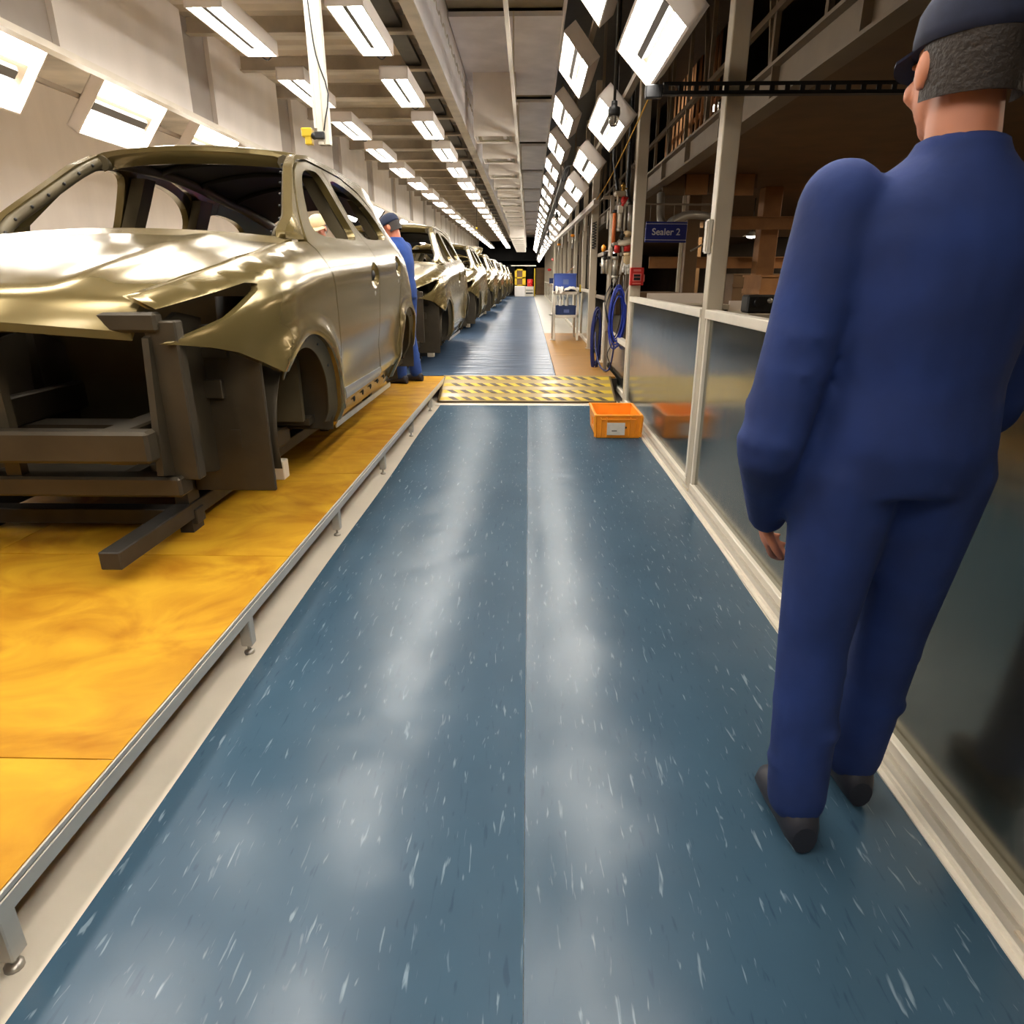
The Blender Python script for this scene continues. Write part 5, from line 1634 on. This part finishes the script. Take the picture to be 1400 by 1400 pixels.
def carton(loc, W, D, H, lab, m_, rz=0):
    c_ = thing('wooden_crate', lab, 'crate', loc, (0, 0, rz))
    boxo('body', m_, c_, -W / 2, W / 2, -D / 2, D / 2, 0, H)
    for z_ in (.12 * H, .82 * H): boxo('batten', m_, c_, -W / 2 - .015, W / 2 + .015, -D / 2 - .015, D / 2 + .015, z_, z_ + .07)
    boxo('lid', m_, c_, -W / 2 - .02, W / 2 + .02, -D / 2 - .02, D / 2 + .02, H, H + .03)
carton((3.75, 10.4, 0), .9, .8, 1.30, 'tall brown wooden crate beyond the right workbench', M['timber'])
carton((1.95, 11.2, 0), .7, .7, 1.05, 'brown wooden crate beyond the low bench under the sign', M['brown'])
carton((4.9, 15.2, 0), 1.2, .8, 1.35, 'large dark wooden crate deep under the mezzanine', M['brown'])
carton((3.3, 3.4, 0), 1.0, .8, .9, 'brown wooden crate outside the right picture edge', M['timber'])
mo = thing('bench_motor', 'small dark machine with shiny knobs on the right workbench', 'machine', (2.72, 8.15, .902))
b = MB(); b.box(-.2, .2, -.12, .12, 0, .20, .02); b.cyl((-.08, -.12, .12), (-.08, -.17, .12), .05); b.build('housing', M['black'], mo)
b = MB(); b.ball((.05, -.14, .14), .03); b.ball((.12, -.14, .06), .035); b.build('knob', M['steel'], mo)
b = MB(); b.bar((-.55, -.05, .16), (-.75, .0, -.02), .03); b.bar((-.55, -.05, .16), (-.42, .0, -.02), .03); b.build('prop', M['beam_grey'], mo)
hose('foil_duct', 'crumpled foil duct sagging above the navy sign', M['ribbon'], [(1.95, 10.86, 2.46), (1.93, 10.6, 2.1), (1.95, 10.2, 1.96), (2.03, 10.2, 2.05), (2.25, 10.25, 2.13), (2.5, 10.3, 2.12), (2.68, 10.3, 2.06), (2.74, 10.3, 1.95)], .06, 'duct')
bx = thing('timber_boxing', 'row of brown boxed panels hung under the mezzanine deck behind the sign', 'panel', (1.98, 10.9, 2.45))
for q in range(4): boxo('panel', M['timber'] if q % 2 else M['brown'], bx, .34 * q, .34 * q + .325, 0, .06, .012 * (q % 3), .285)
boxo('panel_rail', M['brown'], bx, 0, 1.4, .06, .10, .1, .29)
hose('sagging_cable', 'pale cable curving down beside the brown column', M['hose_clear'], [(2.98, 11.49, 2.14), (2.95, 11.49, 1.95), (2.78, 11.49, 1.80), (2.60, 11.488, 1.70)], .014, 'cable')
# sign
sg = thing('hanging_sign', 'navy blue hanging sign reading Sealer 2', 'sign', (1.635, 8.6, 1.805), (0, math.radians(.6), math.radians(0)))
b = MB(); b.box(-.245, .245, -.012, .012, -.115, .115, .003); b.build('board', M['sign'], sg)
b = MB(); b.box(-.243, .243, -.0145, -.012, .088, .094); b.build('line', M['sign_text'], sg)
b = MB(); b.box(-.243, .243, -.0145, -.012, -.090, -.084); b.build('line', M['sign_text'], sg)
cu = bpy.data.curves.new('lettering', 'FONT'); cu.body = 'Sealer 2'; cu.size = .105; cu.extrude = .0012; cu.offset = .0012; cu.align_x = 'CENTER'; cu.align_y = 'CENTER'
to = bpy.data.objects.new('lettering', cu); COL.objects.link(to)
dg = bpy.context.evaluated_depsgraph_get()
tm = bpy.data.meshes.new_from_object(to.evaluated_get(dg)); bpy.data.objects.remove(to)
tm.materials.clear(); tm.materials.append(M['sign_text'])
link('lettering', tm, sg, (.0, -.0135, 0), (PI / 2, 0, 0))
b = MB()
for x_ in (-.2, .08): b.cyl((x_, 0, .115), (x_, 0, .30), .004, seg=6)
b.box(-.45, .55, -.01, .01, .295, .315); b.build('hanger', M['beam_grey'], sg)
b = MB()
for x_ in (-.43, .53): b.cyl((x_, 0, .31), (x_, 0, .945), .004, seg=6)
b.build('hanger_wire', M['beam_grey'], sg)
cb = thing('conduit_box', 'narrow pale box fixed to the aisle side of the near post', 'box', (1.02, 4.09, 1.506))
boxo('case', M['white'], cb, -.012, .012, -.03, .03, -.09, .09, .003); boxo('cover', M['post'], cb, -.018, -.012, -.025, .025, -.08, .08)

# small fittings along the far right side
for q, (y_, z_, m_, lab) in enumerate([(26.15, 1.95, M['pinkred'], 'red round beacon on a far right post'), (31.15, 1.65, M['red'], 'small red valve far down the right side')]):
    g = thing('red_fitting', lab, 'fitting', (.90, y_, z_))
    b = MB(); b.ball((0, 0, 0), .075, 1.2, 1, .8); b.build('head', m_, g)
    b = MB(); b.cyl((.05, 0, 0), (.125, 0, 0), .02); b.build('bracket', M['steel'], g)
for y_, lab in ((16.6, 'orange air gun hanging below the rail, farther'), (13.2, 'orange air gun hanging below the rail, nearer')):
    x_ = .909 - .259 * (y_ - 9.9) / 8.1
    g = thing('air_tool', lab, 'tool', (x_, y_, 2.03))
    b = MB(); b.ball((0, 0, 0), .035, 1.2, 1, .8); b.build('head', M['orange'], g)
    b = MB(); b.cyl((0, 0, -.22), (0, 0, -.02), .02); b.build('stem', M['steel'], g)
    b = MB(); b.cyl((0, 0, .02), (0, 0, .205 - .06 * (y_ - 9.9) / 8.1), .008); b.build('feed_line', M['hose_black'], g)
sp = hose('spiral_hose', 'black spiral air hose hanging beside the tall post by the cart', M['hose_black'],
          [(1.0 + .028 * math.cos(k * PI / 3), 11.022 + .028 * math.sin(k * PI / 3), 2.10 - .0065 * k) for k in range(60)], .007)
bin_('plastic_bin', 'small dark blue bin hooked on the far right partition', M['blue_bin_dark'], (1.05, 27.6, 1.101), (0, 0, 0), .5, .3, .2)

# ================================================================== LEFT overhead post with yellow fitting
op = thing('hanging_post', 'white aluminium post hanging from the ceiling over the nearest car roof', 'post', (-1.385, 5.0, 2.13))
b = MB(); b.box(-.04, .0, -.03, .03, 0, 1.72, .003); b.box(.006, .04, -.03, .03, 0, 1.72, .003); b.box(-.035, .035, -.02, .02, 0, 1.72); b.build('profile', M['white'], op)
boxo('cable_duct', M['fixture'], op, -.062, -.043, -.02, .02, .1, 1.72, .002)
b = MB(); b.tube([(-.05 + .05 * sm(0, 1, k / 20) + .06 * math.exp(-((k - 17) / 2.2) ** 2), -.045, 1.5 - 1.42 * k / 20) for k in range(21)], .005, 6); b.build('cable', M['hose_black'], op)
b = MB(); b.box(-.055, .01, -.06, -.03, .03, .075, .006); b.ball((-.06, -.04, .05), .022); b.build('clamp', M['black'], op)
b = MB(); b.box(-.145, -.075, -.05, .01, .045, .10, .006); b.box(-.125, -.078, -.045, .005, .0, .05, .004); b.build('yellow_connector', M['yellow'], op)
pu = thing('pull_switch', 'small yellow pull knob on a thin cord hanging from the ceiling', 'switch', (-1.15, 15.6, 2.32))
b = MB(); b.cyl((0, 0, .02), (0, 0, 1.545), .006, seg=6); b.build('cord', M['hose_black'], pu)
b = MB(); b.ball((0, 0, 0), .02, 1, 1, 1.3); b.build('knob', M['yellow'], pu)

# ================================================================== FAR END
gt = thing('yellow_gate', 'yellow framed machine door at the far end of the hall', 'gate', (-.58, 46.0, .80))
b = MB(); b.box(-.36, -.22, -.05, .05, 0, 1.08); b.box(.14, .36, -.05, .05, 0, 1.08); b.box(-.36, .36, -.05, .05, .98, 1.08); b.box(-.36, .36, -.05, .05, 0, .10); b.box(-.36, .36, -.05, .05, .50, .58)
b.build('frame', M['yellow'], gt)
boxo('pane', M['brown'], gt, -.22, .14, .0, .02, .58, .98); boxo('pane', M['brown'], gt, -.22, .14, .0, .02, .10, .50)
eb = thing('end_platform', 'white boxed steps at the far end under the yellow door', 'platform', (-.3, 45.0, PZ))
boxo('box_body', M['white_wall'], eb, -.62, .05, -.5, 1.3, 0, .62, .01); boxo('box_body', M['white'], eb, .06, .60, -.3, 1.3, 0, .60, .01)
b = MB(); b.box(.10, .56, -.32, -.3, .36, .40); b.box(.10, .56, -.32, -.3, .16, .24); b.build('slot', M['dark_steel'], eb)
rbn = thing('red_drum', 'red round drum standing at the far end beside the yellow door', 'drum', (.06, 45.6, .78))
b = MB(); b.lathe([(.17, 0), (.18, .02), (.18, .2), (.19, .21), (.18, .22), (.18, .44), (.17, .46)], seg=20); b.build('body', M['red'], rbn)
yp = boxo('yellow_bollard', M['yellow'], None, .32, .40, 45.0, 45.08, PZ, 1.9, .01); tag(yp, 'thin yellow upright at the far end right of the red drum', 'bollard')
wb = boxo('white_bar', M['white'], None, -1.2, .45, 46.5, 46.6, 2.06, 2.12); tag(wb, 'white horizontal bar high across the far end', 'bar')
dh = thing('end_dark_frame', 'dark frame at the hall end, its black header standing for unlit factory beyond', 'machine', (0, 49.0, PZ))
boxo('left_tower', M['void'], dh, -2.2, -1.0, 0, .6, 0, 2.0); boxo('right_tower', M['void'], dh, -.15, .25, 0, .6, 0, 2.1); boxo('header', M['void'], dh, -3.4, 1.4, .1, .7, 2.25, 3.15)  # header painted black as the unlit factory beyond the hall end
boxo('right_cabinet', M['brown'], dh, .5, 1.2, 0, .6, 0, 1.8)
